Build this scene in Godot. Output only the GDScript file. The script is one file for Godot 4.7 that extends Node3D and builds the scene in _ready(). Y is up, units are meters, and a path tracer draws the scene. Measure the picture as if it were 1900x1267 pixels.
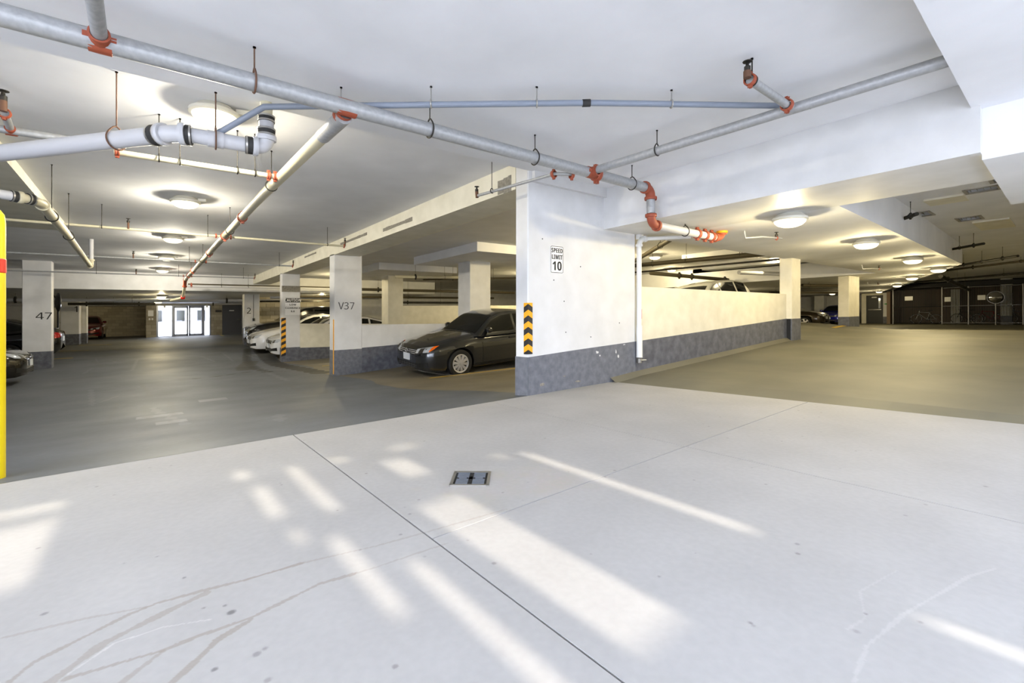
extends Node3D
# An indoor parking garage. Building axes: r runs along the sign wall, l runs down the long aisle, h is height.
# The whole deck is laid to a gentle fall: GR along r, GL along l.
const GR := 0.0115
const GL := -0.0184
const OFF := 0.94
var M := {}
var used := {}
var rng := RandomNumberGenerator.new()


func P(r: float, h: float, l: float) -> Vector3:
	return Vector3(r, h + OFF + GR * r + GL * l, -l)


func V(a: Array) -> Vector3:
	return P(a[0], a[1], a[2])


func pw(t: Array, x: float) -> float:
	if x <= t[0][0]:
		return t[0][1]
	for i in range(1, t.size()):
		if x <= t[i][0]:
			var k: float = (x - t[i - 1][0]) / (t[i][0] - t[i - 1][0])
			return lerpf(t[i - 1][1], t[i][1], k)
	return t[-1][1]


# height of the deck surface over the fall plane
func deck(r: float, l: float) -> float:
	var aisle := pw([[4.04, -0.94], [6.0, -1.12], [8.5, -1.3], [11.0, -1.34], [16.3, -1.36], [18.6, -1.24], [23.4, -1.06], [30.0, -0.95], [36.0, -0.87]], l)
	var cross := pw([[5.0, -0.94], [5.6, -0.9], [11.0, -0.67], [19.0, -0.69], [26.0, -0.98], [34.0, -1.1], [41.0, -1.15]], r)
	if l <= 4.04:
		return -0.94 if r < 5.0 else cross
	var far := smoothstep(9.2, 11.2, l)
	var start := lerpf(7.6, 3.8, far)
	var rise := aisle + lerpf(0.078, 0.052, far) * clampf(r - start, 0.0, 9.5) * lerpf(1.0, 0.25, smoothstep(12.0, 16.0, l))
	rise = lerpf(rise, -1.13, smoothstep(18.0, 28.0, r))
	return lerpf(rise, cross, smoothstep(10.4, 11.4, r) * (1.0 - smoothstep(4.0, 7.0, l)))


func G(r: float, l: float) -> Vector3:
	return P(r, deck(r, l), l)


# ---------------------------------------------------------------- nodes
func numbered(n: String) -> String:
	if not used.has(n):
		used[n] = 0
		return n
	used[n] += 1
	return "%s_%03d" % [n, used[n]]


func thing(called: String, label: String, category: String, group := "", parent: Node = self) -> Node3D:
	var o := Node3D.new()
	o.name = numbered(called)
	parent.add_child(o)
	tag(o, label, category, group)
	return o


func tag(o: Node, label: String, category: String, group := "") -> void:
	o.set_meta("label", label)
	o.set_meta("category", category)
	if group:
		o.set_meta("group", group)


func struct(called: String, label: String, category: String) -> Node3D:
	var o := thing(called, label, category)
	o.set_meta("kind", "structure")
	return o


func obj(called: String, st: SurfaceTool, m: Material, parent: Node, label := "") -> MeshInstance3D:
	var o := MeshInstance3D.new()
	o.mesh = st.commit()
	o.material_override = m
	if parent == self:
		called = numbered(called)
	o.name = called
	parent.add_child(o, true)
	if label:
		o.set_meta("label", label)
	return o


func inst(called: String, mesh: Mesh, m: Material, parent: Node, xf := Transform3D()) -> MeshInstance3D:
	var o := MeshInstance3D.new()
	o.mesh = mesh
	o.material_override = m
	o.name = called
	o.transform = xf
	parent.add_child(o, true)
	return o


func mb() -> SurfaceTool:
	var st := SurfaceTool.new()
	st.begin(Mesh.PRIMITIVE_TRIANGLES)
	return st


# ---------------------------------------------------------------- shapes
func tri(st: SurfaceTool, a: Vector3, b: Vector3, c: Vector3, na: Vector3, nb: Vector3, nc: Vector3) -> void:
	for q in [[a, na], [c, nc], [b, nb]]:
		st.set_normal(q[1])
		st.add_vertex(q[0])


# corners run counter-clockwise seen from outside
func quad(st: SurfaceTool, a: Vector3, b: Vector3, c: Vector3, d: Vector3) -> void:
	var n := (c - a).cross(d - b).normalized()
	tri(st, a, b, c, n, n, n)
	tri(st, a, c, d, n, n, n)


func hexa(st: SurfaceTool, p: Array) -> void:
	for f in [[0, 1, 3, 2], [5, 4, 6, 7], [4, 0, 2, 6], [1, 5, 7, 3], [2, 3, 7, 6], [4, 5, 1, 0]]:
		quad(st, p[f[0]], p[f[1]], p[f[2]], p[f[3]])


# a block in building axes
func blk(st: SurfaceTool, r0: float, r1: float, h0: float, h1: float, l0: float, l1: float) -> void:
	var p := []
	for l in [l0, l1]:
		for h in [h0, h1]:
			for r in [r0, r1]:
				p.append(P(r, h, l))
	hexa(st, p)


# a box in a local frame: centre, half sizes, basis
func lbox(st: SurfaceTool, c: Vector3, s: Vector3, b := Basis()) -> void:
	var p := []
	for z in [1, -1]:
		for y in [-1, 1]:
			for x in [-1, 1]:
				p.append(c + b * Vector3(x * s.x, y * s.y, z * s.z))
	hexa(st, p)


# a flat convex outline in (r, l), extruded upright, with the edge order counter-clockwise seen from above (r right, l up)
func prism(st: SurfaceTool, poly: Array, h0: float, h1: float) -> void:
	var n := poly.size()
	for i in n:
		var a = poly[i]
		var b = poly[(i + 1) % n]
		quad(st, P(a[0], h0, a[1]), P(b[0], h0, b[1]), P(b[0], h1, b[1]), P(a[0], h1, a[1]))
	for i in range(1, n - 1):
		var a = poly[0]
		var b = poly[i]
		var c = poly[i + 1]
		tri(st, P(a[0], h1, a[1]), P(b[0], h1, b[1]), P(c[0], h1, c[1]), Vector3.UP, Vector3.UP, Vector3.UP)
		tri(st, P(a[0], h0, a[1]), P(c[0], h0, c[1]), P(b[0], h0, b[1]), Vector3.DOWN, Vector3.DOWN, Vector3.DOWN)


# rectangle with chamfered corners
func pier(st: SurfaceTool, r0: float, r1: float, l0: float, l1: float, h0: float, h1: float, c := 0.012) -> void:
	prism(st, [[r0 + c, l0], [r1 - c, l0], [r1, l0 + c], [r1, l1 - c], [r1 - c, l1], [r0 + c, l1], [r0, l1 - c], [r0, l0 + c]], h0, h1)


func frame_of(d: Vector3) -> Basis:
	var x := d.normalized()
	var up := Vector3.UP if absf(x.y) < 0.95 else Vector3.RIGHT
	var z := x.cross(up).normalized()
	return Basis(x, z.cross(x), z)


# a round pipe along points
func tube(st: SurfaceTool, pts: Array, rad: float, n := 14, caps := true) -> void:
	var rings := []
	var b := frame_of(pts[1] - pts[0])
	for i in pts.size():
		var d: Vector3 = (pts[mini(i + 1, pts.size() - 1)] - pts[maxi(i - 1, 0)]).normalized()
		var bx := b.x
		if bx.dot(d) < 0.9999:
			b = Basis(Quaternion(bx, d)) * b
		var k := 1.0
		if i > 0 and i < pts.size() - 1:
			var e: Vector3 = (pts[i + 1] - pts[i]).normalized()
			k = 1.0 / maxf(0.5, e.dot(d))
		var ring := []
		for j in n:
			var a := TAU * j / n
			var v := b.y * cos(a) + b.z * sin(a)
			ring.append([pts[i] + v * rad * (1.0 if k < 1.02 else 1.0), v])
		rings.append(ring)
	for i in rings.size() - 1:
		for j in n:
			var a = rings[i][j]
			var c = rings[i][(j + 1) % n]
			var e = rings[i + 1][j]
			var f = rings[i + 1][(j + 1) % n]
			tri(st, a[0], c[0], f[0], a[1], c[1], f[1])
			tri(st, a[0], f[0], e[0], a[1], f[1], e[1])
	if caps:
		for s in [0, 1]:
			var ring = rings[0] if s == 0 else rings[-1]
			var o: Vector3 = pts[0] if s == 0 else pts[-1]
			var nn: Vector3 = (pts[0] - pts[1]).normalized() if s == 0 else (pts[-1] - pts[-2]).normalized()
			for j in n:
				if s == 0:
					tri(st, o, ring[(j + 1) % n][0], ring[j][0], nn, nn, nn)
				else:
					tri(st, o, ring[j][0], ring[(j + 1) % n][0], nn, nn, nn)


# turn a profile of [radius, along] round the x axis of a frame
func lathe(st: SurfaceTool, prof: Array, o: Vector3, b: Basis, n := 20, sharp := false) -> void:
	for i in prof.size() - 1:
		var p = prof[i]
		var q = prof[i + 1]
		var dr: float = q[0] - p[0]
		var da: float = q[1] - p[1]
		var len := sqrt(dr * dr + da * da)
		if len < 1e-6:
			continue
		for j in n:
			var a0 := TAU * j / n
			var a1 := TAU * (j + 1) / n
			var v0 := b.y * cos(a0) + b.z * sin(a0)
			var v1 := b.y * cos(a1) + b.z * sin(a1)
			var n0 := (v0 * da - b.x * dr) / len
			var n1 := (v1 * da - b.x * dr) / len
			var A: Vector3 = o + b.x * p[1] + v0 * p[0]
			var B: Vector3 = o + b.x * p[1] + v1 * p[0]
			var C: Vector3 = o + b.x * q[1] + v1 * q[0]
			var D: Vector3 = o + b.x * q[1] + v0 * q[0]
			if p[0] > 1e-5:
				tri(st, A, B, C, n0, n1, n1)
			if q[0] > 1e-5:
				tri(st, A, C, D, n0, n1, n0)


func ring(st: SurfaceTool, o: Vector3, b: Basis, big: float, small: float, n := 24, m := 8, arc := TAU, from := 0.0) -> void:
	var pts := []
	for i in n + 1:
		var a := from + arc * i / n
		pts.append(o + (b.y * cos(a) + b.z * sin(a)) * big)
	tube(st, pts, small, m, arc < TAU - 0.01)


func grid(st: SurfaceTool, rows: Array, flip := false) -> void:
	# smooth surface through rows of points
	st.set_smooth_group(0)
	for i in rows.size() - 1:
		for j in rows[i].size() - 1:
			var a: Vector3 = rows[i][j]
			var b: Vector3 = rows[i][j + 1]
			var c: Vector3 = rows[i + 1][j + 1]
			var d: Vector3 = rows[i + 1][j]
			var seq := [a, c, b, a, d, c] if not flip else [a, b, c, a, c, d]
			for k in [0, 3]:
				if (seq[k + 1] - seq[k]).cross(seq[k + 2] - seq[k]).length() > 1e-10:
					for q in 3:
						st.add_vertex(seq[k + q])


func smooth(st: SurfaceTool) -> void:
	st.generate_normals()


func words(text: String, size: float, depth: float, at: Vector3, turn: float, m: Material, parent: Node, called := "lettering", narrow := 1.0, bold := false) -> void:
	var f := SystemFont.new()
	f.font_names = PackedStringArray(["Droid Sans"])
	if bold:
		f.font_weight = 700
	var t := TextMesh.new()
	t.text = text
	t.font = f
	t.font_size = 64
	t.pixel_size = size / 46.0
	t.depth = depth
	t.curve_step = 2.0
	var o := MeshInstance3D.new()
	o.mesh = t
	o.material_override = m
	o.name = called
	o.transform = Transform3D(Basis(Vector3.UP, turn).scaled_local(Vector3(narrow, 1, 1)), at)
	parent.add_child(o, true)


# ---------------------------------------------------------------- materials
func paint(n: String, c: Color, rough := 0.6, metal := 0.0) -> StandardMaterial3D:
	var m := StandardMaterial3D.new()
	m.resource_name = n
	m.albedo_color = c
	m.roughness = rough
	m.metallic = metal
	M[n] = m
	return m


func cloudy(fr: float, lo: Color, hi: Color, sd: int, size := 512, oct := 5, cut := 0.0) -> ImageTexture:
	var f := FastNoiseLite.new()
	f.seed = sd
	f.noise_type = FastNoiseLite.TYPE_SIMPLEX_SMOOTH
	f.frequency = fr
	f.fractal_octaves = oct
	var g := f.get_seamless_image(size, size)
	var im := Image.create(size, size, false, Image.FORMAT_RGB8)
	for y in size:
		for x in size:
			var k := g.get_pixel(x, y).r
			if cut > 0.0:
				k = smoothstep(cut, cut + 0.06, k)
			im.set_pixel(x, y, lo.lerp(hi, k))
	return ImageTexture.create_from_image(im)


func triplanar(m: StandardMaterial3D, t: Texture2D, scale: float) -> void:
	m.albedo_texture = t
	m.uv1_triplanar = true
	m.uv1_world_triplanar = true
	m.uv1_scale = Vector3.ONE * scale


func dab(im: Image, x: float, y: float, rad: float, c: Color, a: float, soft := 0.5) -> void:
	for j in range(int(y - rad - 1), int(y + rad + 2)):
		for i in range(int(x - rad - 1), int(x + rad + 2)):
			if i < 0 or j < 0 or i >= im.get_width() or j >= im.get_height():
				continue
			var d := Vector2(i - x, j - y).length() / rad
			if d < 1.0:
				var k := a * (1.0 - smoothstep(1.0 - soft, 1.0, d))
				im.set_pixel(i, j, im.get_pixel(i, j).lerp(c, k))


# a trail painted once per pixel: far enough apart not to build up
func trail(im: Image, org: Vector2, sc: Vector2, pts: Array, w: float, c: Color, a: float, wob := 0.25) -> void:
	var mask := {}
	for i in pts.size() - 1:
		var p := (Vector2(pts[i][0], pts[i][1]) - org) * sc
		var q := (Vector2(pts[i + 1][0], pts[i + 1][1]) - org) * sc
		var n := int(p.distance_to(q)) + 1
		for k in n:
			var o := p.lerp(q, float(k) / n)
			var rad: float = w * sc.x * 0.5 * (1.0 + wob * sin(o.x * 0.13 + o.y * 0.21) + rng.randf_range(-0.12, 0.12))
			for y in range(int(o.y - rad), int(o.y + rad) + 1):
				for x in range(int(o.x - rad), int(o.x + rad) + 1):
					if Vector2(x - o.x, y - o.y).length() <= rad:
						mask[Vector2i(x, y)] = true
	for v in mask:
		if v.x >= 0 and v.y >= 0 and v.x < im.get_width() and v.y < im.get_height():
			im.set_pixel(v.x, v.y, im.get_pixel(v.x, v.y).lerp(c, a * rng.randf_range(0.8, 1.0)))


func pad_texture() -> ImageTexture:
	# broom-finished concrete with tyre-washed water trails, r -4.5..6, l -3..4.1
	var w := 2048
	var h := 1400
	var org := Vector2(-4.5, -3.0)
	var sc := Vector2(w / 10.5, h / 7.1)
	var a := FastNoiseLite.new()
	a.seed = 4
	a.frequency = 0.006
	a.fractal_octaves = 4
	var b := FastNoiseLite.new()
	b.seed = 9
	b.frequency = 0.12
	b.fractal_octaves = 3
	var ga := a.get_image(w, h)
	var gb := b.get_image(w, h)
	var im := Image.create(w, h, false, Image.FORMAT_RGB8)
	var lo := Color(0.62, 0.614, 0.605)
	var hi := Color(0.69, 0.685, 0.678)
	for y in h:
		for x in w:
			var k := 0.62 * ga.get_pixel(x, y).r + 0.38 * gb.get_pixel(x, y).r
			im.set_pixel(x, y, lo.lerp(hi, k))
	var mud := Color(0.55, 0.52, 0.48)
	trail(im, org, sc, [[1.37, 1.74], [0.98, 1.785], [0.75, 1.815], [0.47, 1.88], [0.276, 1.896]], 0.012, mud, 0.35)
	trail(im, org, sc, [[0.47, 1.88], [0.276, 1.896], [0.149, 1.921], [0.031, 1.936], [-0.038, 1.923], [-0.148, 1.872], [-0.243, 1.827], [-0.3, 1.74]], 0.016, mud, 0.6)
	trail(im, org, sc, [[0.003, 1.934], [-0.158, 1.991], [-0.339, 2.034]], 0.012, mud, 0.35)
	trail(im, org, sc, [[0.162, 1.893], [0.057, 1.859], [-0.036, 1.822], [-0.096, 1.798], [-0.2, 1.69]], 0.028, mud, 0.5)
	trail(im, org, sc, [[0.6, 1.672], [0.479, 1.69], [0.261, 1.641], [0.128, 1.65], [0.038, 1.646], [-0.17, 1.685]], 0.015, mud, 0.6)
	trail(im, org, sc, [[0.98, 1.64], [0.86, 1.65], [0.685, 1.661], [0.6, 1.672]], 0.01, mud, 0.35)
	trail(im, org, sc, [[0.26, 1.632], [0.163, 1.591], [0.12, 1.544], [0.04, 1.47]], 0.02, mud, 0.65)
	trail(im, org, sc, [[0.038, 1.641], [-0.06, 1.56]], 0.017, mud, 0.5)
	var salt := Color(0.9, 0.89, 0.88)
	trail(im, org, sc, [[1.39, 0.35], [1.564, 0.364], [1.815, 0.329], [2.235, 0.232], [2.374, 0.178]], 0.011, salt, 0.15)
	trail(im, org, sc, [[1.6, 0.42], [1.7, 0.4], [1.85, 0.45], [2.1, 0.4]], 0.007, salt, 0.12)
	trail(im, org, sc, [[0.161, 1.717], [0.041, 1.771], [-0.072, 1.777], [-0.166, 1.7]], 0.007, salt, 0.3)
	for s in [[0.216, 1.714, 0.016, 0.8], [0.205, 1.768, 0.008, 0.6], [0.244, 1.451, 0.014, 0.45], [0.266, 1.46, 0.01, 0.4], [-0.257, 2.111, 0.012, 0.5], [0.111, 2.062, 0.008, 0.6], [2.039, 0.702, 0.012, 0.4], [0.145, 1.462, 0.01, 0.7]]:
		dab(im, (s[0] - org.x) * sc.x, (s[1] - org.y) * sc.y, s[2] * sc.x, Color(0.4, 0.4, 0.4), s[3])
	for i in 420:
		dab(im, rng.randf() * w, rng.randf() * h, rng.randf_range(0.8, 2.4), Color(0.45, 0.44, 0.43), rng.randf_range(0.2, 0.6))
	# worn film of sand round the floor drain, an uneven patch
	for i in 40:
		var q := Vector2(1.62, 2.0) + Vector2(rng.randfn(0, 0.22), rng.randfn(0, 0.14))
		dab(im, (q.x - org.x) * sc.x, (q.y - org.y) * sc.y, rng.randf_range(6, 22), Color(0.68, 0.65, 0.59), 0.2, 0.9)
	return ImageTexture.create_from_image(im)


func aisle_texture() -> ImageTexture:
	# grey traffic coating of the long aisle, r -8.5..11.5, l 4..24: scuffs, repairs, an oil and water trail
	var w := 1400
	var h := 1400
	var org := Vector2(-8.5, 4.0)
	var sc := Vector2(w / 20.0, h / 20.0)
	var a := FastNoiseLite.new()
	a.seed = 21
	a.frequency = 0.01
	a.fractal_octaves = 5
	var b := FastNoiseLite.new()
	b.seed = 22
	b.frequency = 0.2
	b.fractal_octaves = 2
	var ga := a.get_image(w, h)
	var gb := b.get_image(w, h)
	var im := Image.create(w, h, false, Image.FORMAT_RGB8)
	var lo := Color(0.31, 0.328, 0.355)
	var hi := Color(0.4, 0.417, 0.445)
	var lo2 := Color(0.41, 0.385, 0.33)
	var hi2 := Color(0.5, 0.47, 0.4)
	for y in h:
		for x in w:
			var k := 0.7 * ga.get_pixel(x, y).r + 0.3 * gb.get_pixel(x, y).r
			# bare sandy concrete in the bays past the column line, uneven edge
			var r := x / sc.x + org.x
			var c := lo.lerp(hi, k)
			if r > 3.6 + 0.12 * sin(y * 0.02) + 0.1 * (ga.get_pixel(x, y).r - 0.5):
				c = lo2.lerp(hi2, k)
			im.set_pixel(x, y, c)
	var pale := Color(0.54, 0.55, 0.58)
	for q in [[-0.08, 7.6, 0.5, 0.35], [0.1, 6.6, 0.3, 0.3], [0.7, 9.0, 0.4, 0.3]]:
		for y in int(q[3] * sc.y):
			for x in int(q[2] * sc.x):
				var at := Vector2i(int((q[0] - org.x) * sc.x) + x, int((q[1] - org.y) * sc.y) + y)
				im.set_pixelv(at, im.get_pixelv(at).lerp(pale, 0.6))
	var wet := Color(0.12, 0.12, 0.12)
	trail(im, org, sc, [[3.9, 22.5], [3.5, 19.6], [3.28, 17.1], [3.2, 15.2], [3.35, 13.6], [3.5, 11.8]], 0.3, wet, 0.9, 0.7)
	trail(im, org, sc, [[3.3, 21.5], [2.65, 17.4], [2.45, 14.7], [2.55, 13.3], [3.0, 13.0]], 0.16, wet, 0.75, 0.8)
	trail(im, org, sc, [[2.7, 17.0], [2.3, 15.5], [2.2, 14.6]], 0.3, Color(0.22, 0.21, 0.17), 0.6, 0.6)
	trail(im, org, sc, [[2.55, 14.0], [1.88, 13.7], [1.37, 13.35], [0.92, 13.26]], 0.08, wet, 0.8, 0.8)
	for i in 26:
		var q := Vector2(rng.randf_range(-1.5, 3.2), rng.randf_range(4.5, 20))
		trail(im, org, sc, [[q.x, q.y], [q.x + rng.randf_range(-0.3, 0.3), q.y + rng.randf_range(0.8, 3.0)]], rng.randf_range(0.03, 0.12), Color(0.36, 0.36, 0.36) if i % 2 else pale, 0.28, 0.5)
	return ImageTexture.create_from_image(im)


func make_materials() -> void:
	var white := paint("white_wall_paint", Color(1, 1, 1), 0.55)
	triplanar(white, cloudy(0.012, Color(0.82, 0.82, 0.815), Color(0.875, 0.875, 0.875), 1), 0.35)
	var ceil := paint("ceiling_paint", Color(1, 1, 1), 0.85)
	triplanar(ceil, cloudy(0.01, Color(0.885, 0.888, 0.895), Color(0.935, 0.937, 0.945), 2), 0.22)
	var cream := paint("cream_paint", Color(1, 1, 1), 0.6)
	triplanar(cream, cloudy(0.012, Color(0.85, 0.83, 0.75), Color(0.92, 0.9, 0.83), 3), 0.4)
	var band := paint("grey_base_paint", Color(1, 1, 1), 0.5)
	triplanar(band, cloudy(0.014, Color(0.29, 0.3, 0.335), Color(0.43, 0.44, 0.475), 5, 512, 6), 0.8)
	var scuff := paint("scuffed_base_paint", Color(1, 1, 1), 0.55)
	triplanar(scuff, cloudy(0.02, Color(0.36, 0.37, 0.405), Color(0.47, 0.48, 0.505), 6, 512, 7), 0.9)
	var floor_m := paint("aisle_coating", Color(1, 1, 1), 0.68)
	floor_m.albedo_texture = aisle_texture()
	floor_m.roughness_texture = cloudy(0.02, Color(0.75, 0.75, 0.75), Color(1, 1, 1), 7)
	var fm2 := paint("deck_coating", Color(1, 1, 1), 0.65)
	triplanar(fm2, cloudy(0.012, Color(0.38, 0.37, 0.315), Color(0.465, 0.45, 0.385), 8, 512, 5), 0.12)
	var fm3 := paint("aisle_far", Color(1, 1, 1), 0.6)
	triplanar(fm3, cloudy(0.012, Color(0.35, 0.355, 0.355), Color(0.435, 0.44, 0.435), 12, 512, 5), 0.12)
	var pad := paint("pad_concrete", Color(1, 1, 1), 0.75)
	pad.albedo_texture = pad_texture()
	var bare := paint("bare_concrete", Color(1, 1, 1), 0.9)
	triplanar(bare, cloudy(0.03, Color(0.46, 0.44, 0.4), Color(0.62, 0.6, 0.55), 10), 1.2)
	var galv := paint("galvanised_pipe", Color(1, 1, 1), 0.45, 0.35)
	triplanar(galv, cloudy(0.03, Color(0.6, 0.605, 0.605), Color(0.71, 0.712, 0.712), 11), 1.6)
	paint("blue_grey_plastic", Color(0.5, 0.53, 0.58), 0.4)
	paint("cream_pipe", Color(0.78, 0.75, 0.64), 0.5)
	paint("pale_pipe", Color(0.74, 0.74, 0.75), 0.45)
	paint("white_pipe", Color(0.88, 0.88, 0.87), 0.4)
	paint("orange_fitting", Color(0.6, 0.29, 0.19), 0.6)
	paint("rust_steel", Color(0.42, 0.3, 0.23), 0.7, 0.3)
	paint("dark_steel", Color(0.2, 0.19, 0.17), 0.5, 0.5)
	paint("brown_pipe", Color(0.3, 0.27, 0.2), 0.55, 0.2)
	paint("black_rubber", Color(0.16, 0.155, 0.15), 0.7)
	paint("steel_band", Color(0.72, 0.71, 0.69), 0.3, 0.8)
	paint("black_paint", Color(0.05, 0.05, 0.055), 0.5)
	paint("letter_black", Color(0.09, 0.09, 0.1), 0.7)
	paint("faded_letter", Color(0.3, 0.3, 0.31), 0.8)
	paint("sign_white", Color(0.93, 0.93, 0.93), 0.35)
	paint("guard_black", Color(0.12, 0.12, 0.14), 0.6)
	paint("guard_yellow", Color(0.93, 0.66, 0.1), 0.5)
	paint("line_yellow", Color(0.8, 0.66, 0.2), 0.6)
	paint("bollard_yellow", Color(0.95, 0.85, 0.1), 0.35)
	paint("red_band", Color(0.85, 0.15, 0.12), 0.35)
	paint("lamp_housing", Color(0.86, 0.85, 0.8), 0.5)
	var d := paint("lamp_glow", Color(1, 0.97, 0.9), 0.4)
	d.emission_enabled = true
	d.emission = Color(1.0, 0.95, 0.8)
	d.emission_energy_multiplier = 3.0
	paint("alu_frame", Color(0.55, 0.57, 0.62), 0.35, 0.6)
	var gl := paint("clear_glass", Color(0.92, 0.96, 0.97, 0.12), 0.05)
	gl.transparency = BaseMaterial3D.TRANSPARENCY_ALPHA
	paint("grey_door", Color(0.33, 0.34, 0.38), 0.45)
	paint("dark_door", Color(0.1, 0.105, 0.11), 0.45)
	paint("chrome", Color(0.85, 0.85, 0.86), 0.12, 1.0)
	paint("mirror_glass", Color(0.9, 0.9, 0.92), 0.06, 1.0)
	paint("brown_board", Color(0.45, 0.38, 0.32), 0.8)
	paint("cage_black", Color(0.06, 0.06, 0.065), 0.5, 0.4)
	paint("cage_steel", Color(0.6, 0.6, 0.62), 0.4, 0.6)
	paint("vent_grille", Color(0.62, 0.6, 0.56), 0.6)
	paint("green_sign", Color(0.12, 0.55, 0.25), 0.5)
	for i in 3:
		paint("block_%d" % i, [Color(0.68, 0.65, 0.58), Color(0.64, 0.61, 0.54), Color(0.71, 0.68, 0.61)][i], 0.9)
	paint("mortar", Color(0.52, 0.5, 0.45), 0.95)
	paint("outside_white", Color(0.9, 0.9, 0.9), 0.8)
	paint("outside_ground", Color(0.74, 0.735, 0.73), 0.9)
	paint("tyre", Color(0.055, 0.055, 0.055), 0.75)
	paint("rim", Color(0.78, 0.78, 0.79), 0.3, 0.6)
	paint("under_black", Color(0.03, 0.03, 0.03), 0.8)
	paint("car_glass", Color(0.05, 0.06, 0.06), 0.06)
	paint("lens_clear", Color(0.75, 0.77, 0.8), 0.08, 0.3)
	paint("lens_amber", Color(0.95, 0.42, 0.08), 0.2)
	paint("lens_red", Color(0.6, 0.03, 0.03), 0.15)
	paint("plate", Color(0.8, 0.82, 0.85), 0.4)


# ---------------------------------------------------------------- camera, sky, sun
func set_view() -> void:
	var cam := Camera3D.new()
	cam.name = "camera"
	cam.projection = Camera3D.PROJECTION_FRUSTUM
	cam.near = 0.05
	cam.far = 300.0
	cam.size = 0.05 * 1267.0 / 845.0
	cam.frustum_offset = Vector2(0, -0.05 * 53.5 / 845.0)
	cam.position = P(0, 0, 0)
	cam.rotation.y = deg_to_rad(-38.9)
	cam.current = true
	add_child(cam)
	var sky := ProceduralSkyMaterial.new()
	sky.sky_top_color = Color(0.83, 0.87, 0.95)
	sky.sky_horizon_color = Color(0.95, 0.965, 1.0)
	sky.ground_horizon_color = Color(0.7, 0.72, 0.75)
	sky.ground_bottom_color = Color(0.5, 0.5, 0.5)
	sky.sky_energy_multiplier = SKY
	sky.ground_energy_multiplier = SKY * 0.6
	sky.sun_angle_max = 1.0
	var e := Environment.new()
	e.background_mode = Environment.BG_SKY
	e.sky = Sky.new()
	e.sky.sky_material = sky
	e.tonemap_mode = Environment.TONE_MAPPER_LINEAR
	e.tonemap_exposure = EXPOSURE
	e.sdfgi_enabled = true
	e.ssao_enabled = true
	e.ssil_enabled = true
	var we := WorldEnvironment.new()
	we.name = "world_environment"
	we.environment = e
	add_child(we)
	var sun := DirectionalLight3D.new()
	sun.name = "sun"
	sun.light_energy = SUN
	sun.light_color = Color(1.0, 0.95, 0.87)
	sun.light_angular_distance = 0.45
	sun.shadow_enabled = true
	add_child(sun)
	sun.look_at_from_position(Vector3(0, 10, 10), Vector3(0, 10, 10) + Vector3(0, -SUN_TAN, -1))


const SKY := 3.15
const SUN := 2.3
const SUN_TAN := 0.4245
const EXPOSURE := 1.01
const LAMP := 3.7


# ---------------------------------------------------------------- floors
func sheet(st: SurfaceTool, rs: Array, ls: Array, org: Vector2, size: Vector2) -> void:
	for i in rs.size() - 1:
		for j in ls.size() - 1:
			var c := [[rs[i], ls[j]], [rs[i + 1], ls[j]], [rs[i + 1], ls[j + 1]], [rs[i], ls[j + 1]]]
			for k in [0, 2, 1, 0, 3, 2]:
				var q = c[k]
				var e := 0.05
				var n := (G(q[0] + e, q[1] + 1e-4) - G(q[0] - e, q[1] + 1e-4)).cross(G(q[0], q[1] + e) - G(q[0], q[1] + 1e-4)).normalized()
				st.set_normal(n if n.y > 0 else -n)
				st.set_uv(Vector2((q[0] - org.x) / size.x, (q[1] - org.y) / size.y))
				st.add_vertex(G(q[0], q[1] + (1e-4 if q[1] < 4.05 and q[1] >= 4.04 and org.y >= 4.0 else 0.0)))


func steps(a: float, b: float, d: float) -> Array:
	var n := maxi(1, int(ceil((b - a) / d)))
	var out := []
	for i in n + 1:
		out.append(lerpf(a, b, float(i) / n))
	return out


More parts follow.
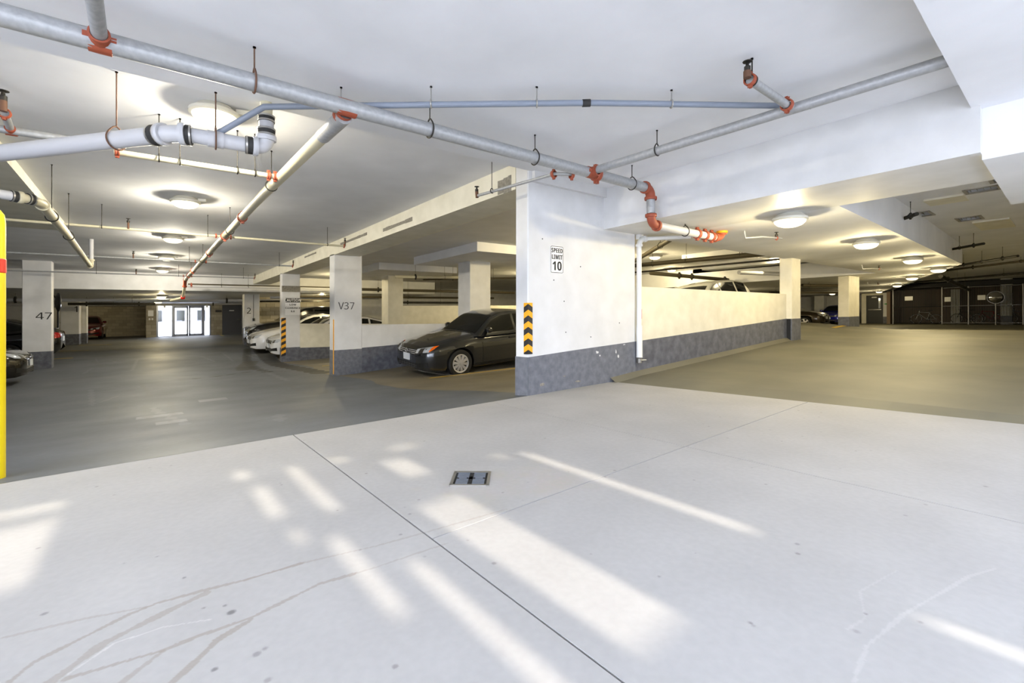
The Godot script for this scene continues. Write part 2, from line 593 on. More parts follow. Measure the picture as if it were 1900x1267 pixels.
func build_floor() -> void:
	# pad of cast panels with open joints
	var pad := struct("floor", "pale concrete entrance pad cast in square panels around a small drain", "floor")
	var rb := [-4.5, -3.05, -1.05, 0.95, 2.95, 99.0]
	var lb := [-3.0, -0.5, 1.72, 4.04]
	for i in 5:
		lb = [-3.0, -1.2, 0.6, 4.04] if i < 3 else [-3.0, -0.5, 1.72, 4.04]
		for j in 3:
			var g := 0.004
			var l0: float = lb[j] + g
			var l1: float = lb[j + 1] - g
			var r0: float = rb[i] + g
			var ra: float = rb[i + 1] - g if i < 4 else lerpf(5.04, 5.41, (4.04 - l0) / 3.78)
			var rc: float = rb[i + 1] - g if i < 4 else lerpf(5.04, 5.41, (4.04 - l1) / 3.78)
			var st := mb()
			var c := [[r0, l0], [ra, l0], [rc, l1], [r0, l1]]
			for k in [0, 2, 1, 0, 3, 2]:
				st.set_normal(Vector3.UP)
				st.set_uv(Vector2((c[k][0] + 4.5) / 10.5, (c[k][1] + 3.0) / 7.1))
				st.add_vertex(P(c[k][0], -0.94, c[k][1]))
			for k in 4:
				var a = c[k]
				var b = c[(k + 1) % 4]
				var q := [P(a[0], -1.1, a[1]), P(b[0], -1.1, b[1]), P(b[0], -0.94, b[1]), P(a[0], -0.94, a[1])]
				var n: Vector3 = (q[1] - q[0]).cross(q[3] - q[0]).normalized()
				for z in [0, 2, 1, 0, 3, 2]:
					st.set_normal(n)
					st.set_uv(Vector2(0.4, 0.1))
					st.add_vertex(q[z])
			obj("concrete_panel", st, M.pad_concrete, pad)
	var sub := mb()
	blk(sub, -4.6, 5.9, -1.3, -0.953, -3.0, 4.04)
	obj("joint_bed", sub, M.bare_concrete, pad)
	# long aisle
	var aisle := struct("floor_aisle", "grey coated aisle floor with dark wet trail running to the glass entrance", "floor")
	var st2 := mb()
	sheet(st2, steps(-8.5, 11.5, 0.5), steps(4.04, 24.04, 0.5), Vector2(-8.5, 4.0), Vector2(20, 20))
	obj("coated_surface", st2, M.aisle_coating, aisle)
	st2 = mb()
	sheet(st2, steps(-8.6, 11.5, 1.0), steps(24.04, 36.0, 1.0), Vector2(0, 24), Vector2(20, 20))
	sheet(st2, steps(-8.6, 0.3, 1.0), steps(36.0, 43.0, 1.0), Vector2(0, 24), Vector2(20, 20))
	obj("coated_surface", st2, M.aisle_far, aisle)
	st2 = mb()
	blk(st2, -8.6, 11.5, -2.6, -1.45, 4.04, 43.0)
	obj("deck_slab", st2, M.bare_concrete, aisle)
	# cross aisle ramp and bays
	var cross := struct("floor_ramp", "tan stained ramp floor rising along the low wall towards the bicycle cage", "floor")
	st2 = mb()
	var ls := steps(-3.0, 4.04, 0.6)
	var rs := steps(5.6, 46.0, 0.8)
	sheet(st2, rs, ls, Vector2(0, 0), Vector2(20, 20))
	for j in ls.size() - 1:   # slanted first strip along the pad
		var l0: float = ls[j]
		var l1: float = ls[j + 1]
		var a0 := lerpf(5.04, 5.41, (4.04 - l0) / 3.78)
		var a1 := lerpf(5.04, 5.41, (4.04 - l1) / 3.78)
		quad(st2, P(a0, -0.94, l0), G(5.6, l0), G(5.6, l1), P(a1, -0.94, l1))
	sheet(st2, steps(11.5, 46.0, 0.8), steps(4.04, 26.0, 0.8), Vector2(0, 0), Vector2(20, 20))
	obj("coated_surface", st2, M.deck_coating, cross)
	st2 = mb()
	blk(st2, 5.3, 46.0, -2.6, -1.3, -3.0, 26.3)
	obj("deck_slab", st2, M.bare_concrete, cross)
	# painted stall lines
	var lines := [
		[[4.75, 8.7], [9.5, 8.8], 0.09, aisle], [[4.0, 13.7], [9.0, 13.7], 0.09, aisle], [[-2.6, 25.2], [-1.75, 24.9], 0.12, aisle], [[-3.6, 21.5], [-1.9, 21.5], 0.12, aisle],
		[[-2.4, 29.2], [-1.2, 28.6], 0.14, aisle], [[4.0, 19.2], [8.5, 19.2], 0.09, aisle], [[17.2, 4.9], [19.2, 5.1], 0.13, cross], [[20.6, 4.7], [23.6, 4.7], 0.14, cross], [[20.6, 4.7], [20.6, 5.6], 0.13, cross],
		[[3.9, 34.0], [3.9, 35.6], 0.12, aisle],
	]
	for q in lines:
		var st := mb()
		var a := Vector2(q[0][0], q[0][1])
		var b := Vector2(q[1][0], q[1][1])
		var s: Vector2 = (b - a).normalized().orthogonal() * q[2] * 0.5
		for k in 6:
			var c := a.lerp(b, k / 6.0)
			var d := a.lerp(b, (k + 1) / 6.0)
			var up := Vector3(0, 0.006, 0)
			quad(st, G(c.x - s.x, c.y - s.y) + up, G(c.x + s.x, c.y + s.y) + up, G(d.x + s.x, d.y + s.y) + up, G(d.x - s.x, d.y - s.y) + up)
		obj("stall_line", st, M.line_yellow, q[3])
	# floor drain
	var drain := thing("floor_drain", "small square slotted metal drain grate set in the concrete pad", "drain")
	var o := P(1.47, -0.938, 2.2)
	var b := Basis(Vector3.UP, deg_to_rad(-39.5))
	var fr := mb()
	for s in [-1, 1]:
		lbox(fr, o + b * Vector3(s * 0.102, 0.0, 0), Vector3(0.008, 0.006, 0.11), b)
		lbox(fr, o + b * Vector3(0, 0.0, s * 0.102), Vector3(0.11, 0.006, 0.008), b)
	obj("frame", fr, M.steel_band, drain)
	var bed := mb()
	lbox(bed, o + Vector3(0, -0.002, 0), Vector3(0.1, 0.004, 0.1), b)
	obj("sump", bed, M.under_black, drain)
	for k in 9:
		for s in [-1, 1]:
			var sl := mb()
			lbox(sl, o + b * Vector3(s * 0.047, 0.004, -0.08 + k * 0.02), Vector3(0.034 if k != 4 else 0.022, 0.003, 0.004), b)
			obj("slat", sl, M.alu_frame, drain)
	var bolt := mb()
	lathe(bolt, [[0, 0.012], [0.011, 0.01], [0.013, 0.0]], o, Basis(Vector3.UP, b.x, b.z), 12)
	obj("bolt", bolt, M.steel_band, drain)


# ---------------------------------------------------------------- structure
func slab(called: String, parent: Node, m: Material, a: Array) -> void:
	var st := mb()
	blk(st, a[0], a[1], a[2], a[3], a[4], a[5])
	obj(called, st, m, parent)


# strip on a face that looks towards -l, following sloping edges: [r, bottom, top] stations
func face_band(called: String, parent: Node, m: Material, l: float, stations: Array, thick := 0.005) -> void:
	var st := mb()
	for i in stations.size() - 1:
		var a = stations[i]
		var b = stations[i + 1]
		hexa(st, [P(a[0], a[1], l - thick), P(b[0], b[1], l - thick), P(a[0], a[2], l - thick), P(b[0], b[2], l - thick), P(a[0], a[1], l), P(b[0], b[1], l), P(a[0], a[2], l), P(b[0], b[2], l)])
	obj(called, st, m, parent)


func column(called: String, label: String, r0: float, r1: float, l0: float, l1: float, top: float, base_top: float, m: Material, base: Material) -> Node3D:
	var c := struct(called, label, "column")
	var st := mb()
	pier(st, r0, r1, l0, l1, -2.0, top)
	obj("shaft", st, m, c)
	if base_top > -2.0:
		st = mb()
		pier(st, r0 - 0.004, r1 + 0.004, l0 - 0.004, l1 + 0.004, -2.0, base_top)
		obj("base_band", st, base, c)
	return c


func build_structure() -> void:
	var W: Material = M.white_wall_paint
	var C: Material = M.ceiling_paint
	# ceilings
	var near := struct("ceiling", "flat white ceiling slab over the entrance pad carrying the main pipe", "ceiling")
	slab("slab", near, C, [-4.6, 4.86, 1.7, 2.7, 0.5, 4.04])
	var lintel := struct("ceiling_beam", "wide white transverse entrance beam overhead in front of the pipe end", "beam")
	slab("upper_beam", lintel, C, [-4.6, 4.95, 1.5, 2.7, -2.6, 0.5])
	slab("lower_beam", lintel, C, [4.95, 7.4, 1.11, 2.7, -2.6, 0.45])
	var aisle := struct("ceiling_aisle", "grey white ceiling of the long aisle with a row of round lamps", "ceiling")
	slab("slab", aisle, C, [-8.7, 18.6, 1.85, 2.7, 4.04, 21.4])
	slab("slab", aisle, C, [18.6, 46.2, 1.85, 2.7, 18.0, 26.4])
	slab("slab", aisle, C, [12.0, 18.6, 1.85, 2.7, 21.4, 26.4])
	var low := struct("ceiling_low", "lower white ceiling with deep front face before the glass entrance", "ceiling")
	slab("slab", low, W, [-8.7, 12.0, 1.22, 2.7, 21.4, 36.9])
	slab("slab", low, W, [-8.7, 0.45, 1.22, 2.7, 36.9, 43.2])
	var beam := struct("ceiling_beam", "long cream beam with peeling paint between aisle and parking bays", "beam")
	slab("beam_body", beam, M.cream_paint, [3.5, 4.12, 1.535, 1.9, 4.272, 21.4])
	for q in [[4.35, 4.62, 1.62, 0.17], [7.0, 8.2, 1.66, 0.06], [9.0, 10.6, 1.72, 0.05], [12.5, 13.6, 1.76, 0.04]]:
		var st := mb()
		var n := 9
		for i in n:
			var la := lerpf(q[0], q[1], i / float(n))
			var lc := lerpf(q[0], q[1], (i + 1) / float(n))
			var w0: float = q[3] * rng.randf_range(0.75, 1.1)
			blk(st, 3.494, 3.502, q[2] - w0 * 0.5, q[2] + w0 * 0.6, la, lc)
		obj("peeled_patch", st, M.bare_concrete, beam, "bare concrete where paint has peeled")
	var side := struct("ceiling_beam", "shallow white beam beside the grey drain pipe along the aisle", "beam")
	slab("beam_body", side, M.cream_paint, [-2.0, -1.12, 1.72, 1.9, 4.04, 11.6])
	var cross := struct("ceiling_beam", "deep white beam running over the sign wall and the ramp mouth", "beam")
	slab("beam_body", cross, W, [4.86, 6.02, 1.15, 2.7, 0.45, 4.26])
	var rl := struct("ceiling_ramp", "low white ceiling over the ramp with a receding row of lit round lamps", "ceiling")
	var st := mb()
	prism(st, [[6.02, 1.66], [17.2, 1.94], [18.6, 2.35], [18.6, 4.1], [6.02, 4.1]], 1.15, 2.7)
	prism(st, [[18.6, 2.35], [38.5, 8.1], [46.2, 9.8], [46.2, 18.0], [18.6, 18.0]], 1.15, 2.7)
	obj("slab", st, C, rl)
	var rec := struct("ceiling_recess", "raised dim ceiling with dark vent panels beyond the ramp lamps", "ceiling")
	var vents := [[10.6, 11.15, 1.62, 2.08, "largest dark vent opening in the raised ceiling beside the ramp slab edge"], [12.0, 12.5, 1.12, 1.44, "small dark vent between the cream panel and the pipe with upturned end"], [9.2, 9.55, 0.68, 1.02, "long dark vent opening close to the entrance beam"], [8.7, 9.0, 0.5, 0.72, "dark vent partly cut off by the entrance beam"]]
	var from := 6.02
	vents.sort_custom(func(a, b): return a[0] < b[0])
	for q in vents:   # the slab is left open over each vent
		slab("slab", rec, C, [from, q[0], 1.68, 2.75, -3.0, 4.0])
		slab("slab", rec, C, [q[0], q[1], 1.68, 2.75, -3.0, q[2]])
		slab("slab", rec, C, [q[0], q[1], 1.68, 2.75, q[3], 4.0])
		slab("duct_lid", rec, C, [q[0], q[1], 2.6, 2.75, q[2], q[3]])
		from = q[1]
	slab("slab", rec, C, [from, 46.2, 1.68, 2.75, -3.0, 4.0])
	slab("slab", rec, C, [18.6, 46.2, 1.68, 2.75, 4.0, 10.5])
	for q in vents:
		var o := thing("ceiling_vent", q[4], "vent", "vent panels in the raised ceiling")
		var v := mb()
		for s in [0, 1]:
			blk(v, q[0] - 0.02, q[1] + 0.02, 1.668, 1.69, q[2 + s] - 0.02, q[2 + s] + 0.02)
			blk(v, q[s] - 0.02, q[s] + 0.02, 1.668, 1.69, q[2], q[3])
		obj("frame", v, M.vent_grille, o)
		for k in 5:
			v = mb()
			var ll := lerpf(q[2], q[3], (k + 0.5) / 5.0)
			lbox(v, P((q[0] + q[1]) * 0.5, 1.72, ll), Vector3((q[1] - q[0]) * 0.5, 0.002, 0.022), Basis(Vector3.RIGHT, 1.2))
			obj("slat", v, M.vent_grille, o)
	for q in [[9.45, 10.0, 1.05, 1.5, "beside the pipe near the ramp beam"], [12.8, 14.2, 0.8, 1.3, "beyond the small dark vent"]]:
		var v := mb()
		blk(v, q[0], q[1], 1.65, 1.682, q[2], q[3])
		var o := obj("ceiling_panel", v, M.cream_paint, self)
		tag(o, "cream access panel on the raised ceiling " + q[4], "panel", "access panels in the raised ceiling")
	# sign wall and low wall
	var sign := struct("wall_sign", "white end wall with a speed limit sign and scuffed grey base", "wall")
	st = mb()
	pier(st, 3.5, 5.57, 4.04, 4.27, -2.0, 1.9)
	obj("wall_body", st, W, sign)
	slab("head_ledge", sign, W, [3.56, 4.86, 1.575, 1.72, 3.985, 4.04])
	face_band("base_band", sign, M.scuffed_base_paint, 4.04, [[3.505, -1.2, -0.49], [4.3, -1.2, -0.455], [5.57, -1.2, -0.41]])
	slab("base_band", sign, M.scuffed_base_paint, [3.495, 3.5, -1.5, -0.49, 4.036, 4.27])
	for q in [[3.73, 0.92], [3.92, 0.43], [4.1, 0.17], [4.13, -0.22], [5.2, -0.13], [4.6, -0.3], [4.4, 0.62]]:
		var an := mb()
		lathe(an, [[0, 0.006], [0.007, 0.005], [0.008, 0]], P(q[0], q[1], 4.04), Basis(Vector3(0, 0, 1), Vector3.RIGHT, Vector3.UP), 8)
		obj("anchor", an, M.faded_letter, sign)
	for q in [[4.72, -0.51, 0.07, 0.05], [4.78, -0.56, 0.04, 0.03], [5.12, -0.53, 0.03, 0.09], [5.17, -0.6, 0.05, 0.06], [5.3, -0.44, 0.09, 0.012], [3.72, -0.83, 0.12, 0.05], [4.1, -0.77, 0.06, 0.02], [4.35, -0.86, 0.16, 0.03]]:
		var chip := mb()
		var pts := []
		for k in 9:
			var an := TAU * k / 9
			var rad := rng.randf_range(0.45, 1.0)
			pts.append(P(q[0] + cos(an) * q[2] * 0.5 * rad, q[1] + sin(an) * q[3] * 0.5 * rad, 4.0345))
		for k in 9:
			tri(chip, P(q[0], q[1], 4.0345), pts[k], pts[(k + 1) % 9], Vector3(0, 0, 1), Vector3(0, 0, 1), Vector3(0, 0, 1))
		obj("paint_chip", chip, M.bare_concrete if q[0] < 4.5 else M.white_wall_paint, sign, "chipped paint")
	var lowall := struct("wall_low", "long cream half wall beside the ramp with dark grey base stripe", "wall")
	st = mb()
	hexa(st, [P(5.57, -2.0, 4.045), P(11.1, -2.0, 4.045), P(5.57, 0.395, 4.045), P(11.1, 0.36, 4.045), P(5.57, -2.0, 4.24), P(11.1, -2.0, 4.24), P(5.57, 0.395, 4.24), P(11.1, 0.36, 4.24)])
	obj("wall_body", st, M.cream_paint, lowall)
	face_band("base_band", lowall, M.grey_base_paint, 4.045, [[5.57, -1.2, -0.41], [8.0, -1.2, -0.315], [11.1, -1.2, -0.185]])
	st = mb()
	var rr := steps(5.0, 11.1, 0.5)
	for i in rr.size() - 1:
		var a: float = rr[i]
		var b: float = rr[i + 1]
		quad(st, P(a, deck(a, 3.9) - 0.01, 3.93), P(b, deck(b, 3.9) - 0.01, 3.93), P(b, deck(b, 3.9) + 0.06, 4.035), P(a, deck(a, 3.9) + 0.06, 4.035))
		quad(st, P(a, deck(a, 3.9) + 0.06, 4.035), P(b, deck(b, 3.9) + 0.06, 4.035), P(b, deck(b, 3.9) + 0.06, 4.05), P(a, deck(a, 3.9) + 0.06, 4.05))
	obj("cove", st, M.deck_coating, lowall)
	# columns of the long aisle
	var v37 := column("concrete_column", "white column stencilled V37 with scuffed grey base", 3.5, 4.17, 11.05, 11.4, 1.56, -0.73, W, M.scuffed_base_paint)
	words("V37", 0.17, 0.002, P(3.79, 0.32, 11.046), 0, M.faded_letter, v37)
	slab("corner_guard", v37, M.guard_yellow, [3.492, 3.5, -1.3, 0.0, 11.06, 11.12])
	var w37 := struct("wall_bay", "white half wall running from the V37 column behind the dark sedan", "wall")
	st = mb()
	hexa(st, [P(4.16, -2.0, 11.06), P(7.36, -2.0, 11.06), P(4.16, -0.14, 11.06), P(7.36, -0.19, 11.06), P(4.16, -2.0, 11.26), P(7.36, -2.0, 11.26), P(4.16, -0.14, 11.26), P(7.36, -0.19, 11.26)])
	obj("wall_body", st, W, w37)
	face_band("base_band", w37, M.grey_base_paint, 11.06, [[4.17, -1.6, -0.71], [7.36, -1.6, -0.62]])
	var cb2 := column("concrete_column", "plain grey white column under drop panel behind the dark sedan", 7.35, 8.09, 11.05, 11.7, 1.85, -2.0, W, W)
	slab("drop_panel", cb2, C, [6.4, 9.2, 1.62, 1.86, 9.3, 12.7])
	var wr := struct("wall_bay", "grey white half wall above the sedan roof beside the drop panel column", "wall")
	slab("wall_body", wr, W, [8.08, 14.0, -2.0, 0.17, 11.08, 11.28])
	var cau := column("concrete_column", "white column carrying the caution sign with a raw mortar patch", 3.5, 4.05, 16.3, 16.62, 1.56, -0.89, W, M.grey_base_paint)
	slab("mortar_patch", cau, M.bare_concrete, [3.497, 4.053, 0.94, 1.14, 16.29, 16.35])
	var wc := struct("wall_bay", "cream half wall joining the caution column and the V37 bay", "wall")
	st = mb()
	hexa(st, [P(4.04, -2.0, 16.31), P(7.16, -2.0, 16.31), P(4.04, -0.11, 16.31), P(7.16, -0.2, 16.31), P(4.04, -2.0, 16.5), P(7.16, -2.0, 16.5), P(4.04, -0.11, 16.5), P(7.16, -0.2, 16.5)])
	obj("wall_body", st, M.cream_paint, wc)
	face_band("base_band", wc, M.grey_base_paint, 16.31, [[4.05, -1.6, -0.92], [7.16, -1.6, -1.0]])
	var cb1 := column("concrete_column", "cream column under drop panel rising from the bay half wall", 7.15, 7.76, 16.3, 16.9, 1.85, -2.0, M.cream_paint, W)
	slab("drop_panel", cb1, C, [6.0, 9.0, 1.62, 1.86, 14.4, 18.0])
	var wd := struct("wall_bay", "tall plain cream parapet wall beyond the sedan", "wall")
	slab("wall_body", wd, M.cream_paint, [7.75, 16.0, -2.0, 0.48, 16.32, 16.52])
	var c47 := column("concrete_column", "wide white column stencilled 47 with blue grey base", -2.68, -2.09, 18.6, 19.0, 1.86, -0.745, W, M.grey_base_paint)
	words("47", 0.2, 0.002, P(-2.24, 0.27, 18.594), 0, M.letter_black, c47, "lettering", 1.15)
	var c2 := column("concrete_column", "white column numbered 2 beside the grey service door", 3.48, 4.08, 23.4, 23.9, 1.23, -0.31, W, M.grey_base_paint)
	words("2", 0.26, 0.002, P(3.66, 0.47, 23.394), 0, M.letter_black, c2)
	var c1 := column("concrete_column", "white column numbered 1 beside the dark garage opening", -3.08, -2.44, 30.0, 31.0, 1.23, -0.44, W, M.grey_base_paint)
	words("1", 0.28, 0.002, P(-2.53, 0.74, 29.994), 0, M.letter_black, c1)
	column("concrete_column", "narrow white pier behind the column numbered 1", -2.46, -2.24, 31.0, 31.6, 1.23, -0.42, W, M.grey_base_paint)
	# columns along the ramp
	var rc1 := column("concrete_column", "cream column at the end of the ramp half wall", 11.1, 11.62, 3.94, 4.19, 1.86, -0.19, M.cream_paint, M.grey_base_paint)
	slab("side_stripe", rc1, M.black_paint, [11.093, 11.1, -0.9, -0.19, 3.96, 4.05])
	column("concrete_column", "cream column standing free beside the brown and blue cars", 19.0, 20.2, 4.95, 5.27, 1.2, -0.27, M.cream_paint, M.grey_base_paint)
	column("concrete_column", "slim pale column carrying the green arrow by the exit door", 42.6, 43.2, 8.55, 9.0, 1.2, -0.62, W, M.grey_base_paint)
	column("concrete_column", "pale column behind the bicycle cage mirror", 41.3, 41.9, 2.45, 2.95, 1.7, -0.62, W, M.grey_base_paint)
	column("concrete_column", "grey white column among the parked cars past the ramp", 44.0, 44.7, 13.2, 13.9, 1.2, -2.0, W, W)
	for q in [[13.5, 14.2, 4.1, 8.0], [16.6, 17.3, 4.1, 9.0]]:
		var jb := struct("ceiling_beam", "short white joist over the bays past the ramp wall", "beam")
		jb.set_meta("group", "short joists past the ramp wall")
		slab("beam_body", jb, W, [q[0], q[1], 1.6, 1.9, q[2], q[3]])
	# outer shell
	var sh := [
		["wall_left", "dark outer wall behind the cars parked along the aisle", -8.9, -8.6, 4.04, 43.2],
		["wall_front", "outer wall closing the parking row beside the entrance", -8.9, -4.5, 3.8, 4.04],
		["wall_back", "outer wall behind the white cars beyond the bays", 9.6, 46.4, 26.3, 26.6],
		["wall_right", "far grey wall past the parked cars and exit door", 46.0, 46.4, -3.3, 26.6],
		["wall_rear", "rear outer wall of the ramp aisle", 7.4, 46.4, -3.3, -3.0],
	]
	for q in sh:
		var w := struct(q[0], q[1], "wall")
		slab("wall_body", w, W, [q[2], q[3], -2.6, 2.6, q[4], q[5]])
	var far := struct("wall_far", "white end wall around the glass entrance and service door", "wall")
	slab("wall_body", far, W, [-8.9, -4.3, -2.0, 2.6, 35.95, 36.2])
	slab("wall_body", far, W, [5.18, 9.7, -2.0, 2.6, 36.0, 36.3])
	slab("wall_body", far, W, [0.2, 0.42, -2.0, 2.6, 36.3, 43.2])
	slab("wall_body", far, W, [-8.9, 0.42, -2.0, 2.6, 42.8, 43.2])
	slab("wall_body", far, W, [9.6, 9.8, -2.0, 2.6, 26.3, 36.3])
	block_wall("wall_block", "grey concrete block wall inside the dark garage bay", far, -3.0, 0.2, 42.6, -0.95, 11, 8)
	block_wall("wall_pier", "narrow block pier with a notice and switch plates beside the glass entrance", far, 0.07, 0.58, 36.0, -0.9, 11, 1)
	block_wall("wall_pier", "block pier between the glass entrance and the grey door", far, 3.42, 4.06, 36.0, -0.9, 11, 2)
	block_wall("wall_block", "tan concrete block wall behind the white parked cars", far, 4.1, 9.6, 26.3, -1.3, 13, 14)


func block_wall(called: String, label: String, _p: Node, r0: float, r1: float, l: float, h0: float, rows: int, cols: int) -> void:
	var w := struct(called, label, "wall")
	slab("mortar_bed", w, M.mortar, [r0, r1, h0 - 1.0, h0 + rows * 0.2, l, l + 0.25])
	var bw := (r1 - r0) / cols
	var full := BoxMesh.new()
	full.size = Vector3(bw - 0.012, 0.188, 0.04)
	var half := BoxMesh.new()
	half.size = Vector3(bw * 0.5 - 0.012, 0.188, 0.04)
	for j in rows:
		var x := 0.0
		var i := 0
		while x < cols - 0.01:
			var hw := 0.5 if j % 2 == 1 and (i == 0 or x > cols - 0.75) else 1.0
			var c := P(r0 + (x + hw * 0.5) * bw, h0 + (j + 0.5) * 0.2, l - 0.006 + rng.randf_range(-0.003, 0.003))
			inst("brick", full if hw == 1.0 else half, M["block_%d" % rng.randi_range(0, 2)], w, Transform3D(Basis(), c))
			x += hw
			i += 1


# ---------------------------------------------------------------- pipes
func pipe(parent: Node, m: Material, rad: float, pts: Array, called := "pipe") -> void:
	var st := mb()
	var q := []
	for p in pts:
		q.append(V(p))
	tube(st, q, rad, 16)
	obj(called, st, m, parent)


# grooved coupling: a split ring with two bolted ears
func coupling(parent: Node, at: Array, towards: Array, rad: float, m: Material = null, turn := 0.0) -> void:
	var o := V(at)
	var b := frame_of(V(towards) - o)
	b = b * Basis(Vector3.RIGHT, turn)
	var st := mb()
	var w := rad * 0.55
	lathe(st, [[rad, -w], [rad * 1.25, -w], [rad * 1.34, -w * 0.6], [rad * 1.22, 0], [rad * 1.34, w * 0.6], [rad * 1.25, w], [rad, w]], o, b, 18)
	for s in [-1, 1]:
		lbox(st, o + b.y * s * rad * 1.5, Vector3(w * 0.85, rad * 0.28, rad * 0.3), b)
		lathe(st, [[0, -rad * 0.55], [rad * 0.13, -rad * 0.55], [rad * 0.13, rad * 0.55], [0, rad * 0.55]], o + b.y * s * rad * 1.55, Basis(b.z, b.x, b.y), 6)
	obj("coupling", st, m if m else M.orange_fitting, parent, "orange bolted coupling" if m == null else "")


func saddle(parent: Node, at: Array, main_dir: Vector3, out: Vector3, rad: float, brad: float) -> void:
	var o := V(at)
	var st := mb()
	var b := frame_of(main_dir)
	lathe(st, [[rad, -brad * 1.35], [rad * 1.07, -brad * 1.3], [rad * 1.09, 0], [rad * 1.07, brad * 1.3], [rad, brad * 1.35]], o, b, 18)
	var c := frame_of(out)
	lathe(st, [[brad * 1.3, rad * 0.6], [brad * 1.25, rad * 1.1], [brad * 1.12, rad * 1.3], [brad * 1.28, rad * 1.35], [brad * 1.28, rad * 1.35 + brad * 0.7], [brad, rad * 1.35 + brad * 0.7]], o, c, 16)
	for s in [-1, 1]:
		lbox(st, o + b.x * s * brad * 1.5 + c.x * rad * 0.9, Vector3(brad * 0.35, rad * 0.25, brad * 0.35), c)
	obj("tee_saddle", st, M.orange_fitting, parent, "orange bolted branch saddle")


func elbow(parent: Node, a: Vector3, mid: Vector3, c: Vector3, rad: float, m: Material, called := "elbow") -> void:
	var st := mb()
	var pts := []
	for i in 9:
		var t := i / 8.0
		pts.append(a.lerp(mid, t).lerp(mid.lerp(c, t), t))
	tube(st, pts, rad, 16)
	for e in [[a, mid - a], [c, mid - c]]:
		lathe(st, [[rad, -0.012], [rad * 1.28, -0.012], [rad * 1.32, 0.006], [rad * 1.28, 0.024], [rad, 0.024]], e[0], frame_of(e[1]), 18)
	obj(called, st, m, parent)


# rod from the ceiling and a ring round the pipe
func hanger(parent: Node, at: Array, rad: float, top: float, along: Array, m: Material = null) -> void:
	var o := V(at)
	var hi := P(at[0], top, at[2])
	var mm: Material = m if m else M.dark_steel
	var st := mb()
	tube(st, [hi, o + Vector3(0, rad * 1.55, 0)], 0.0045, 6)
	lathe(st, [[0.009, 0.0], [0.009, -0.008], [0.005, -0.012]], hi, Basis(Vector3.UP, Vector3.RIGHT, Vector3.BACK), 8)
	obj("hanger_rod", st, mm, parent)
	var b := frame_of(V(along) - o)
	st = mb()
	var pts := []
	for i in 23:
		var a := TAU * i / 22.0
		var up := cos(a)
		var k := 1.12 + (0.42 * pow(maxf(0.0, up), 6.0))
		pts.append(o + (b.y * cos(a) * k + b.z * sin(a) * 1.12) * rad)
	tube(st, pts, 0.006, 6, false)
	obj("hanger_ring", st, mm, parent)


# upright sprinkler: brass body, frame and deflector
func sprinkler(parent: Node, at: Array, size := 1.0) -> void:
	var o := V(at)
	var up := Basis(Vector3.UP, Vector3.RIGHT, Vector3.FORWARD)
	var st := mb()
	lathe(st, [[0.0, 0.0], [0.02 * size, 0.0], [0.02 * size, 0.03 * size], [0.011 * size, 0.035 * size], [0.009 * size, 0.055 * size], [0.028 * size, 0.06 * size], [0.03 * size, 0.064 * size], [0, 0.066 * size]], o, up, 12)
	obj("sprinkler_head", st, M.dark_steel, parent)


func rubber_joint(parent: Node, a: Vector3, b: Vector3, rad: float) -> void:
	var f := frame_of(b - a)
	var n := (b - a).length()
	var st := mb()
	lathe(st, [[rad, 0], [rad * 1.16, 0.0], [rad * 1.16, n], [rad, n]], a, f, 20)
	obj("rubber_sleeve", st, M.black_rubber, parent, "black rubber sleeve coupling")
	for k in [0.14, 0.86]:
		st = mb()
		lathe(st, [[rad * 1.1, -0.006], [rad * 1.22, -0.006], [rad * 1.22, 0.006], [rad * 1.1, 0.006]], a.lerp(b, k), f, 20)
		obj("band_clamp", st, M.steel_band, parent)


